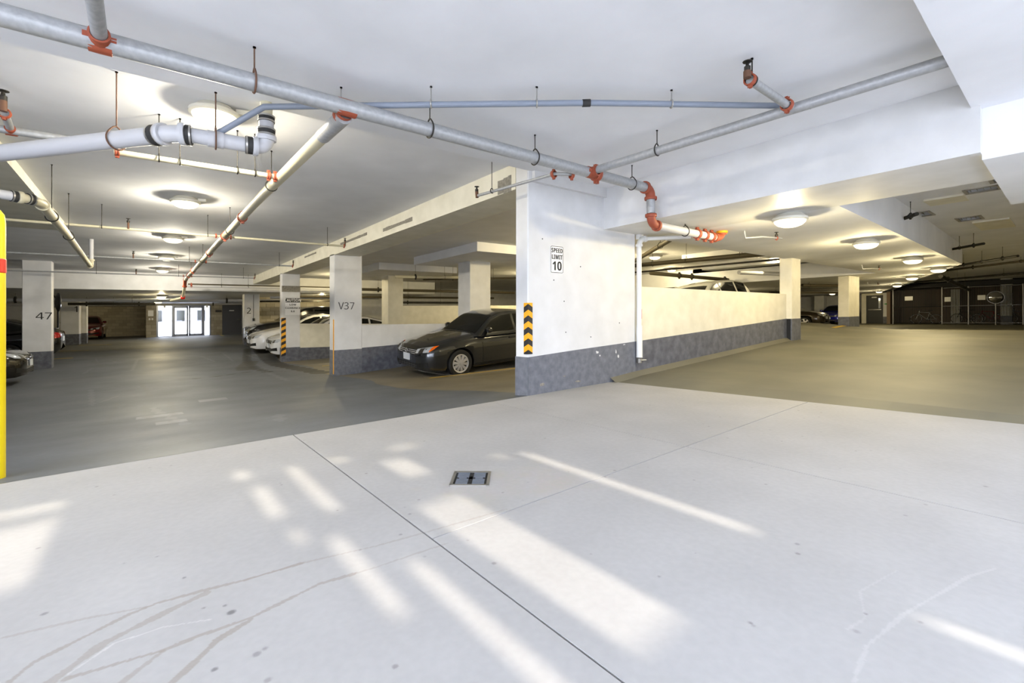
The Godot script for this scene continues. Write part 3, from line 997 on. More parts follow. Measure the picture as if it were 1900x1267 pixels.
func build_pipes() -> void:
	var R := Vector3(1, 0, 0)
	var L := Vector3(0, 0, -1)
	# main galvanised line
	var t := thing("sprinkler_main", "thick galvanised pipe hung across the white entrance ceiling", "pipe")
	var h := 1.48
	pipe(t, M.galvanised_pipe, 0.054, [[-3.5, h, 3.22], [4.58, h, 3.19]])
	for r in [0.53, 1.75, 2.86, 4.35]:
		hanger(t, [r, h, 3.2], 0.056, 1.7, [r + 1, h, 3.2], M.rust_steel if r < 1 else null)
	coupling(t, [3.72, h, 3.19], [4.5, h, 3.19], 0.056)
	elbow(t, P(4.58, h, 3.19), P(4.7, h, 3.19), P(4.7, h - 0.12, 3.19), 0.056, M.orange_fitting)
	pipe(t, M.galvanised_pipe, 0.05, [[4.7, h - 0.11, 3.19], [4.705, 1.19, 3.19]], "drop_pipe")
	elbow(t, P(4.705, 1.17, 3.19), P(4.71, 1.055, 3.19), P(4.83, 1.055, 3.19), 0.052, M.orange_fitting)
	pipe(t, M.pale_pipe, 0.05, [[4.83, 1.055, 3.19], [6.28, 1.045, 3.2]], "lower_pipe")
	for r in [5.78, 5.98, 6.16]:
		coupling(t, [r, 1.05, 3.2], [7, 1.05, 3.2], 0.05)
	elbow(t, P(6.24, 1.045, 3.2), P(6.42, 1.04, 3.2), P(6.42, 1.13, 3.18), 0.052, M.orange_fitting)
	var cap := mb()
	lathe(cap, [[0.02, 0.03], [0.075, 0.028], [0.078, 0.0], [0.05, -0.01]], P(6.42, 1.12, 3.18), Basis(Vector3.UP, Vector3.RIGHT, Vector3.FORWARD), 20)
	obj("flange", cap, M.guard_yellow, t, "tarnished brass flange")
	hanger(t, [5.48, 1.05, 3.2], 0.052, 1.15, [6, 1.05, 3.2])
	# branch running back overhead
	t = thing("branch_pipe", "short grey branch pipe with orange saddle leaving the main overhead", "pipe")
	pipe(t, M.galvanised_pipe, 0.034, [[-0.18, h, 3.15], [-0.17, h, 0.55]])
	saddle(t, [-0.18, h, 3.215], R, -L, 0.054, 0.036)
	# right cross pipe
	t = thing("branch_pipe", "grey pipe running from the main into the entrance beam", "pipe")
	pipe(t, M.galvanised_pipe, 0.04, [[3.63, h + 0.01, 3.14], [3.96, 1.56, 0.49]])
	saddle(t, [3.63, h, 3.19], R, -L, 0.054, 0.042)
	hanger(t, [3.71, h + 0.03, 2.45], 0.042, 1.7, [3.8, h + 0.03, 1.0])
	t = thing("branch_pipe", "stub pipe with upright sprinkler hung from the entrance ceiling", "pipe")
	pipe(t, M.galvanised_pipe, 0.028, [[3.8, 1.535, 1.36], [3.15, 1.545, 1.37]])
	coupling(t, [3.74, 1.535, 1.36], [3.0, 1.54, 1.37], 0.034)
	coupling(t, [3.15, 1.545, 1.37], [3.0, 1.545, 1.37], 0.03)
	pipe(t, M.rust_steel, 0.024, [[3.11, 1.545, 1.37], [3.11, 1.59, 1.37]], "riser")
	sprinkler(t, [3.11, 1.59, 1.37])
	hanger(t, [3.18, 1.545, 1.37], 0.03, 1.7, [4, 1.545, 1.37])
	# conduit
	t = thing("plastic_conduit", "blue grey plastic pipe crossing under the entrance ceiling at a slant", "pipe")
	pipe(t, M.blue_grey_plastic, 0.022, [[0.42, 1.4, 4.02], [0.68, 1.565, 3.73], [1.64, 1.565, 2.98], [2.6, 1.58, 2.277], [4.11, 1.612, 1.32]])
	var a := P(2.57, 1.579, 2.3)
	var st := mb()
	lathe(st, [[0.022, -0.03], [0.027, -0.03], [0.027, 0.03], [0.022, 0.03]], a, frame_of(P(2.6, 1.58, 2.277) - a), 14)
	obj("black_union", st, M.black_rubber, t)
	for q in [[1.12, 3.38], [1.64, 2.98], [2.27, 2.52], [3.13, 1.94]]:
		hanger(t, [q[0], 1.57 + maxf(0.0, q[0] - 2.0) * 0.017, q[1]], 0.024, 1.7, [q[0] + 0.8, 1.57, q[1] - 0.6], M.steel_band)
	# trunk down the aisle
	t = thing("aisle_pipe", "cream coated pipe running down the aisle ceiling towards the entrance", "pipe")
	pipe(t, M.galvanised_pipe, 0.056, [[1.1, 1.44, 3.26], [1.1, 1.455, 3.75]], "collar_pipe")
	pipe(t, M.cream_pipe, 0.05, [[1.1, 1.455, 3.7], [1.075, 1.47, 6.0], [1.07, 1.47, 10.0], [1.09, 1.47, 19.2]])
	saddle(t, [1.1, h, 3.21], R, L + Vector3(0, -0.3, 0), 0.054, 0.05)
	for l in [7.4, 9.2, 11.6, 15.8, 17.4]:
		coupling(t, [1.075, 1.47, l], [1.075, 1.47, l + 1], 0.05)
	for l in [5.5, 8.6, 13.0, 16.5]:
		hanger(t, [1.075, 1.47, l], 0.052, 1.85, [1.075, 1.47, l + 1])
	elbow(t, P(1.09, 1.47, 19.1), P(1.09, 1.47, 19.35), P(1.085, 1.25, 19.45), 0.052, M.orange_fitting)
	pipe(t, M.cream_pipe, 0.045, [[1.085, 1.25, 19.45], [1.06, 0.93, 19.9]], "drop_pipe")
	st = mb()
	lathe(st, [[0, -0.07], [0.06, -0.06], [0.08, 0], [0.06, 0.06], [0, 0.07]], P(1.06, 0.9, 19.95), Basis(), 16)
	obj("valve", st, M.red_band, t, "red valve body")
	pipe(t, M.cream_pipe, 0.05, [[1.05, 0.88, 20.0], [0.75, 0.8, 20.5]], "drop_pipe")
	# branch lines across the aisle
	var br := [
		["cream branch pipe nearest the round lamps joining the aisle trunk", -0.2, 1.05, 5.1, 1.46, 0.026, true],
		["thin branch pipe crossing the aisle between second and third lamps", -2.6, 3.2, 9.42, 1.5, 0.02, true],
		["thin branch pipe crossing the aisle between third and fourth lamps", -3.2, 3.2, 13.6, 1.5, 0.02, true],
		["thin branch pipe close to the deep front beam of the low ceiling", -3.4, 3.0, 18.0, 1.5, 0.02, true],
	]
	for q in br:
		t = thing("branch_pipe", q[0], "pipe")
		pipe(t, M.cream_pipe if q[3] < 10 else M.galvanised_pipe, q[5], [[q[1], q[4], q[3] + 0.03], [q[2], q[4], q[3]]])
		for r in [q[1] + 0.02, 0.97, 1.19, q[2] - 0.02]:
			if r <= q[2]:
				coupling(t, [r, q[4], q[3]], [r + 1, q[4], q[3]], q[5] * 1.15)
		for r in [q[1] + 0.3, lerpf(q[1], q[2], 0.36), 0.85, q[2] - 0.35]:
			hanger(t, [r, q[4], q[3]], q[5] * 1.05, 1.85, [r + 1, q[4], q[3]])
		if q[3] > 6:
			for r in [-0.2, q[2]]:
				pipe(t, M.rust_steel, 0.014, [[r, q[4], q[3]], [r, q[4] + 0.1, q[3]]], "riser")
				sprinkler(t, [r, q[4] + 0.1, q[3]])
	t = thing("branch_pipe", "twin dark lines fixed along the deep front beam", "pipe")
	pipe(t, M.brown_pipe, 0.025, [[1.25, 1.42, 20.6], [6.5, 1.42, 20.6]])
	pipe(t, M.pale_pipe, 0.03, [[1.25, 1.33, 20.6], [6.5, 1.33, 20.6]])
	coupling(t, [1.35, 1.38, 20.6], [2, 1.38, 20.6], 0.05)
	for r in [2.3, 3.2]:
		hanger(t, [r, 1.38, 20.6], 0.06, 1.85, [r + 1, 1.38, 20.6])
	# small branch past the sign wall
	t = thing("branch_pipe", "small grey pipe with sprinkler reaching past the sign wall corner", "pipe")
	pipe(t, M.galvanised_pipe, 0.017, [[3.45, 1.45, 3.27], [3.28, 1.45, 3.36], [3.11, 1.45, 4.5]])
	coupling(t, [3.28, 1.45, 3.38], [3.26, 1.45, 3.6], 0.03)
	coupling(t, [3.43, 1.44, 3.27], [3.0, 1.45, 3.4], 0.03)
	hanger(t, [3.13, 1.45, 4.25], 0.02, 1.85, [3.11, 1.45, 4.5])
	pipe(t, M.rust_steel, 0.02, [[3.11, 1.43, 4.52], [3.11, 1.5, 4.53]], "riser")
	sprinkler(t, [3.11, 1.5, 4.53])
	# pipe with riser near the bollard
	t = thing("branch_pipe", "grey branch pipe with rusted riser beside the big drain pipe", "pipe")
	pipe(t, M.galvanised_pipe, 0.032, [[-2.6, 1.6, 5.52], [-0.3, 1.6, 5.46]])
	saddle(t, [-0.85, 1.6, 5.49], R, -L + Vector3(0, 0.15, 0), 0.034, 0.026)
	pipe(t, M.galvanised_pipe, 0.026, [[-0.85, 1.61, 5.44], [-0.84, 1.64, 5.18]], "stub")
	coupling(t, [-0.84, 1.64, 5.18], [-0.84, 1.64, 5.0], 0.03)
	pipe(t, M.rust_steel, 0.024, [[-0.84, 1.64, 5.14], [-0.84, 1.72, 5.14]], "riser")
	sprinkler(t, [-0.84, 1.72, 5.14], 1.2)
	# big drain line with rubber couplings
	t = thing("drain_pipe", "fat pale drain pipe with black rubber couplings rising into the ceiling", "pipe")
	var hd := 1.35
	pipe(t, M.pale_pipe, 0.062, [[-1.25, hd, 5.71], [0.07, hd, 4.15]])
	elbow(t, P(-1.2, hd, 5.65), P(-1.3, hd, 5.77), P(-1.3, hd + 0.12, 5.77), 0.062, M.pale_pipe)
	pipe(t, M.pale_pipe, 0.058, [[-1.3, hd + 0.1, 5.77], [-1.3, 1.73, 5.77]], "riser")
	rubber_joint(t, P(0.05, hd, 4.175), P(0.1, hd, 4.11), 0.062)
	elbow(t, P(0.1, hd, 4.11), P(0.16, hd, 4.04), P(0.22, hd, 4.02), 0.06, M.pale_pipe)
	rubber_joint(t, P(0.2, hd, 4.03), P(0.27, hd, 4.015), 0.06)
	pipe(t, M.pale_pipe, 0.054, [[0.26, hd, 4.015], [0.62, hd, 3.99]], "drain_run")
	pipe(t, M.pale_pipe, 0.06, [[0.36, hd, 4.006], [0.46, hd, 4.0]], "wye_fitting")
	rubber_joint(t, P(0.6, hd, 3.99), P(0.67, hd, 3.98), 0.056)
	elbow(t, P(0.66, hd, 3.98), P(0.74, hd, 3.975), P(0.74, hd + 0.08, 3.97), 0.056, M.pale_pipe)
	rubber_joint(t, P(0.74, hd + 0.09, 3.97), P(0.74, hd + 0.15, 3.97), 0.054)
	pipe(t, M.pale_pipe, 0.054, [[0.74, hd + 0.14, 3.97], [0.74, hd + 0.2, 3.97]], "riser")
	rubber_joint(t, P(0.74, hd + 0.2, 3.97), P(0.74, hd + 0.25, 3.97), 0.05)
	pipe(t, M.cream_pipe, 0.044, [[0.74, hd + 0.25, 3.97], [0.74, 1.72, 3.97]], "riser")
	hanger(t, [-0.16, hd, 4.42], 0.064, 1.85, [-0.5, hd, 4.83], M.rust_steel)
	hanger(t, [0.41, hd, 4.0], 0.062, 1.7, [0.7, hd, 3.98], M.rust_steel)
	# second drain line along the aisle
	t = thing("drain_pipe", "cream drain pipe with elbow running beside the shallow aisle beam", "pipe")
	pipe(t, M.pale_pipe, 0.045, [[-2.2, 1.27, 5.9], [-0.98, 1.25, 6.43]])
	rubber_joint(t, P(-1.0, 1.25, 6.42), P(-0.95, 1.25, 6.45), 0.045)
	rubber_joint(t, P(-0.9, 1.25, 6.48), P(-0.86, 1.25, 6.52), 0.045)
	elbow(t, P(-0.95, 1.25, 6.45), P(-0.82, 1.25, 6.53), P(-0.825, 1.25, 6.75), 0.046, M.cream_pipe)
	pipe(t, M.cream_pipe, 0.048, [[-0.825, 1.25, 6.7], [-0.83, 1.25, 8.6]])
	pipe(t, M.cream_pipe, 0.042, [[-0.83, 1.25, 8.6], [-0.9, 1.25, 13.2]])
	elbow(t, P(-0.9, 1.25, 13.15), P(-0.9, 1.25, 13.4), P(-0.9, 1.4, 13.42), 0.044, M.cream_pipe)
	pipe(t, M.pale_pipe, 0.04, [[-0.9, 1.38, 13.42], [-0.9, 1.86, 13.42]], "riser")
	for l in [7.4, 8.9]:
		hanger(t, [-0.83, 1.25, l], 0.05, 1.85, [-0.83, 1.25, l + 1])
	# white downpipe on the sign wall
	t = thing("downpipe", "white vertical downpipe with drain cock fixed to the sign wall edge", "pipe")
	pipe(t, M.white_pipe, 0.036, [[5.6, 1.0, 3.995], [5.6, 0.25, 3.995], [5.6, -0.2, 3.995]])
	pipe(t, M.white_pipe, 0.044, [[5.6, -0.18, 3.99], [5.6, -0.64, 3.99]], "lower_pipe")
	elbow(t, P(5.6, 0.98, 3.995), P(5.6, 1.075, 3.995), P(5.7, 1.085, 3.96), 0.038, M.white_pipe)
	pipe(t, M.white_pipe, 0.03, [[5.69, 1.085, 3.96], [6.14, 1.09, 3.5]], "upper_pipe")
	st = mb()
	lathe(st, [[0, -0.06], [0.03, -0.06], [0.034, 0.0], [0.044, 0.01]], P(5.6, -0.66, 3.99), Basis(Vector3.UP, Vector3.RIGHT, Vector3.FORWARD), 14)
	tube(st, [P(5.6, -0.68, 3.97), P(5.68, -0.68, 3.93)], 0.008, 8)
	obj("drain_cock", st, M.steel_band, t)
	st = mb()
	blk(st, 5.635, 5.64, -0.08, 0.06, 3.975, 4.01)
	obj("red_label", st, M.red_band, t, "small red label")
	st = mb()
	blk(st, 5.6, 5.7, 1.08, 1.15, 3.99, 4.05)
	var jb := obj("junction_box", st, M.white_pipe, self)
	tag(jb, "small white junction box above the downpipe on the sign wall", "box")
	# pipes in the bays past the ramp wall
	t = thing("bay_pipe", "dark brown pipe hung over the white sport utility vehicle", "pipe")
	pipe(t, M.brown_pipe, 0.06, [[11.2, 1.42, 8.9], [11.5, 1.36, 4.45]])
	pipe(t, M.dark_steel, 0.025, [[11.6, 1.25, 8.9], [11.8, 1.22, 4.45]])
	for l in [8.4, 7.6, 6.6, 5.2]:
		hanger(t, [lerpf(11.2, 11.5, (8.9 - l) / 4.4), 1.4, l], 0.062, 1.85, [11.4, 1.4, l - 1])
	t = thing("bay_pipe", "dark brown pipe slanting towards the junction box past the ramp wall", "pipe")
	pipe(t, M.brown_pipe, 0.05, [[7.6, 1.45, 4.5], [11.0, 1.43, 8.2]])
	for k in [0.3, 0.7]:
		hanger(t, [lerpf(7.6, 11.0, k), 1.44, lerpf(4.5, 8.2, k)], 0.052, 1.85, [11, 1.44, 8.2])
	t = thing("bay_pipe", "olive pipe with black clamps above the white roof past the ramp", "pipe")
	pipe(t, M.brown_pipe, 0.07, [[14.0, 1.42, 9.5], [18.4, 1.28, 8.87]])
	for r in [15.5, 16.2, 18.2]:
		coupling(t, [r, 1.42 - (r - 14) * 0.031, 9.5 - (r - 14) * 0.143], [18.4, 1.28, 8.87], 0.07, M.black_rubber)
	t = thing("bay_pipe", "grey pipe with orange coupling past the ramp wall", "pipe")
	pipe(t, M.pale_pipe, 0.07, [[15.5, 1.3, 7.1], [18.4, 1.3, 6.5]])
	coupling(t, [18.0, 1.3, 6.6], [18.4, 1.3, 6.5], 0.07)
	for q in [[20.8, 1.0, 7.0, 24.0, 6.0, "dark ceiling pipe just past the free standing cream column"], [22.0, 0.95, 8.2, 27.0, 6.8, "dark ceiling pipe between the cream column and brown vehicle"], [24.0, 0.9, 9.5, 30.0, 8.0, "dark ceiling pipe close to the brown vehicle"]]:
		t = thing("bay_pipe", q[5], "pipe", "dark pipes over the far parked cars")
		pipe(t, M.brown_pipe, 0.06, [[q[0], q[1], q[2]], [q[3], q[1], q[4]]])
		hanger(t, [q[0] + 0.4, q[1], q[2] - 0.12], 0.062, 1.15, [q[3], q[1], q[4]])
	# pipes seen over the bay half walls
	var bays := [
		[[6.2, 1.32, 13.6], [9.4, 1.35, 12.9], 0.05, "cream_pipe", "pale pipe over the sedan bay near its lamp"],
		[[7.4, 1.3, 14.0], [13.0, 1.55, 13.5], 0.03, "brown_pipe", "thin dark pipe with ring hangers over the sedan bay"],
		[[6.0, 1.25, 18.9], [15.0, 1.2, 18.4], 0.06, "brown_pipe", "long dark pipe behind the cream bay column"],
		[[5.0, 1.0, 20.6], [15.0, 1.0, 20.2], 0.05, "brown_pipe", "lower dark pipe behind the cream bay column"],
		[[9.0, 0.78, 21.0], [15.0, 0.75, 20.6], 0.05, "dark_steel", "short dark pipe just above the cream parapet"],
		[[4.4, 1.05, 22.8], [9.4, 1.05, 22.6], 0.06, "pale_pipe", "white pipe under the low ceiling over the white cars"],
		[[4.3, 0.95, 24.6], [9.0, 0.98, 24.4], 0.05, "dark_steel", "black pipe on the block wall over the white cars"],
		[[-6.0, 0.98, 25.0], [5.2, 0.98, 24.6], 0.07, "pale_pipe", "white pipe across the low ceiling before the glass entrance"],
		[[-2.6, 0.92, 27.6], [0.4, 0.92, 27.5], 0.06, "dark_steel", "dark clamped pipe under the low ceiling by the garage bay"],
		[[-6.0, 0.95, 30.5], [5.2, 1.0, 30.0], 0.05, "pale_pipe", "far white pipe under the low ceiling by the service door"],
		[[10.0, 1.45, 2.05], [9.3, 1.45, 1.55], 0.03, "dark_steel", "dark pipe on the raised ceiling beside the cream panel"],
		[[15.6, 1.4, 2.2], [14.6, 1.4, 1.3], 0.03, "dark_steel", "dark pipe with upturned end on the raised ceiling"],
		[[21.0, 1.35, 2.6], [18.5, 1.35, 1.0], 0.035, "dark_steel", "dark pipe with sprinkler on the raised ceiling towards the cage"],
		[[26.0, 1.52, 3.4], [21.0, 1.52, -1.0], 0.04, "brown_pipe", "long dark pipe across the raised ceiling before the cage"],
		[[33.0, 1.4, 5.6], [27.0, 1.4, -1.5], 0.05, "dark_steel", "black pipe across the raised ceiling at the cage"],
		[[24.0, 1.2, 3.3], [33.5, 0.85, 3.5], 0.07, "dark_steel", "thick black pipe sloping down to the bicycle cage"],
	]
	for q in bays:
		t = thing("bay_pipe", q[4], "pipe")
		pipe(t, M[q[3]], q[2], [q[0], q[1]])
		var top := 1.85
		if q[0][2] > 21.4:
			top = 1.22
		elif q[0][0] > 18.6 or q[0][2] < 4.0:
			top = 1.68
		for k in [0.2, 0.5, 0.8]:
			var c := [lerpf(q[0][0], q[1][0], k), lerpf(q[0][1], q[1][1], k), lerpf(q[0][2], q[1][2], k)]
			hanger(t, c, q[2] * 1.05, top, q[1])
			if k != 0.5:
				coupling(t, c, q[1], q[2], M.black_rubber)
	# small sprinkler stubs on the ramp ceiling
	for q in [[6.6, 2.75, "short rusty sprinkler stub beside the first ramp lamp"], [14.5, 3.3, "small sprinkler stub midway along the ramp ceiling"], [24.0, 5.4, "tiny sprinkler stub near the far end of the ramp ceiling"]]:
		t = thing("sprinkler_stub", q[2], "sprinkler", "sprinkler stubs under the ramp ceiling")
		pipe(t, M.galvanised_pipe, 0.013, [[q[0], 1.135, q[1] + 0.2], [q[0], 1.03, q[1] + 0.18], [q[0] + 0.1, 1.03, q[1]], [q[0] + 0.5, 1.03, q[1] - 0.1]])
		coupling(t, [q[0] + 0.4, 1.03, q[1] - 0.07], [q[0] + 0.6, 1.03, q[1] - 0.12], 0.018)
		sprinkler(t, [q[0] + 0.4, 1.05, q[1] - 0.07])


# ---------------------------------------------------------------- lamps
func build_lamps() -> void:
	var aisle := "round lamps along the long aisle"
	var ramp := "round lamps along the ramp ceiling"
	var spots := [
		[0.47, 4.65, 1.85, 0.75, "round ceiling lamp beside the fat drain pipe", ""],
		[0.47, 8.27, 1.85, 1.0, "second aisle lamp counted from the fat drain pipe", aisle],
		[0.47, 12.02, 1.85, 1.0, "third aisle lamp counted from the fat drain pipe", aisle],
		[0.47, 15.6, 1.85, 1.0, "fourth aisle lamp counted from the fat drain pipe", aisle],
		[0.47, 19.4, 1.85, 1.0, "fifth aisle lamp counted from the fat drain pipe", aisle],
		[0.57, 24.8, 1.22, 0.9, "round lamp on the low ceiling just behind the deep beam", ""],
		[0.57, 31.4, 1.22, 0.9, "round lamp on the low ceiling close to the glass entrance", ""],
		[6.0, 2.15, 1.15, 0.75, "round lit lamp on the ramp ceiling beside the white beam", ""],
		[9.35, 2.2, 1.15, 1.0, "second ramp lamp counted from the white entrance beam", ramp],
		[13.6, 2.34, 1.15, 1.0, "third ramp lamp counted from the white entrance beam", ramp],
		[17.8, 2.5, 1.15, 1.0, "fourth ramp lamp counted from the white entrance beam", ramp],
		[21.7, 3.75, 1.15, 1.0, "fifth ramp lamp counted from the white entrance beam", ramp],
		[28.1, 5.4, 1.15, 1.0, "sixth ramp lamp counted from the white entrance beam", ramp],
		[36.9, 8.0, 1.15, 1.0, "seventh ramp lamp counted from the white entrance beam", ramp],
		[8.4, 14.7, 1.85, 1.6, "round lamp over the bay behind the dark sedan", ""],
		[16.6, 6.4, 1.85, 1.2, "round lamp over the bays beside the cream ramp column", ""],
		[17.1, 10.6, 1.85, 1.2, "round lamp over the roof of the white sport utility vehicle", ""],
		[37.0, 10.6, 1.15, 0.8, "round lamp before the black exit door", ""],
		[7.0, 24.0, 1.22, 1.0, "round lamp over the white parked cars", ""],
		[13.0, 14.7, 1.85, 1.5, "round lamp deep in the bays behind the cream parapet", ""],
		[8.2, 7.2, 1.85, 1.5, "round lamp behind the sign wall over the sedan roof", ""],
		[12.6, 8.4, 1.85, 1.0, "round lamp over the nose of the white sport utility vehicle", ""],
		[6.2, 19.0, 1.85, 1.0, "round lamp over the white sporty car", ""],
		[24.5, 12.0, 1.15, 1.0, "round lamp among the far bays before the brown vehicle", ""],
		[-3.7, 39.5, 1.22, 0.25, "round lamp inside the dark garage bay over the red car", ""],
	]
	for q in spots:
		var t := thing("ceiling_lamp", q[4], "lamp", q[5])
		var o := P(q[0], q[2], q[1])
		var dn := Basis(Vector3.DOWN, Vector3.RIGHT, Vector3.BACK)
		var st := mb()
		lathe(st, [[0.0, 0.0], [0.13, 0.0], [0.16, 0.03], [0.188, 0.05], [0.19, 0.075], [0.165, 0.085]], o, dn, 32)
		obj("housing", st, M.lamp_housing, t)
		st = mb()
		lathe(st, [[0.168, 0.078], [0.16, 0.105], [0.13, 0.135], [0.08, 0.154], [0.0, 0.16]], o, dn, 32)
		obj("lamp_diffuser", st, M.lamp_glow, t, "glowing frosted dome")
		st = mb()
		lbox(st, o + Vector3(0, -0.03, 0) + Vector3(0.2, 0, 0.08), Vector3(0.05, 0.02, 0.025), Basis(Vector3.UP, -0.3))
		obj("wire_box", st, M.lamp_housing, t)
		var lt := OmniLight3D.new()
		lt.name = "lamp_light"
		lt.position = o + Vector3(0, -0.115, 0)
		lt.light_color = Color(1.0, 0.965, 0.88) if q[2] > 1.5 and q[0] < 2.0 else Color(1.0, 0.92, 0.71)
		lt.light_energy = LAMP * q[3]
		lt.light_size = 0.04
		lt.omni_range = 40.0
		lt.omni_attenuation = 2.0
		lt.shadow_enabled = true
		t.add_child(lt)


# ---------------------------------------------------------------- signs, guards, doors
# plate with rounded corners looking towards -l
func plate(st: SurfaceTool, r: float, h: float, l: float, w: float, t: float, c: float, thick := 0.003) -> void:
	var o := P(r, h, l)
	var pts := []
	for k in 4:
		var cx: float = (w * 0.5 - c) * [1, -1, -1, 1][k]
		var cy: float = (t * 0.5 - c) * [1, 1, -1, -1][k]
		for i in 5:
			var a := PI * 0.5 * (k + i / 4.0)
			pts.append(o + Vector3(cx + cos(a) * c, cy + sin(a) * c, thick))
	var n := Vector3(0, 0, 1)
	for i in pts.size():
		var a: Vector3 = pts[i]
		var b: Vector3 = pts[(i + 1) % pts.size()]
		tri(st, o + Vector3(0, 0, thick), a, b, n, n, n)
		quad(st, a - n * thick, b - n * thick, b, a)


# corner guard: two legs with slanted stripes, each a band of its own
func guard(parent: Node, r: float, l: float, h0: float, h1: float, w: float, count: int, chevron: bool) -> void:
	var dh := (h1 - h0) / count
	for i in count + 1:
		var m: Material = M.guard_yellow if i % 2 else M.guard_black
		var a := h0 + (i - 0.5) * dh
		var b := a + dh
		var s := dh * 0.55
		var st := mb()
		for side in [0, 1]:
			var hi := s if chevron or side == 1 else -s
			# inner edge at the corner, outer edge at distance w
			var ia := clampf(a + s * 0.5, h0, h1)
			var ib := clampf(b + s * 0.5, h0, h1)
			var oa := clampf(a + s * 0.5 - hi, h0, h1)
			var ob := clampf(b + s * 0.5 - hi, h0, h1)
			if ib - ia < 0.001 and ob - oa < 0.001:
				continue
			if side == 0:   # leg on the face towards -l
				hexa(st, [P(r, ia, l - 0.012), P(r + w, oa, l - 0.012), P(r, ib, l - 0.012), P(r + w, ob, l - 0.012), P(r, ia, l), P(r + w, oa, l), P(r, ib, l), P(r + w, ob, l)])
			else:   # leg on the face towards -r
				hexa(st, [P(r - 0.012, ia, l - 0.012), P(r, ia, l - 0.012), P(r - 0.012, ib, l - 0.012), P(r, ib, l - 0.012), P(r - 0.012, oa, l + w), P(r, oa, l + w), P(r - 0.012, ob, l + w), P(r, ob, l + w)])
		obj("stripe", st, m, parent, "yellow stripe" if i % 2 else "black stripe")


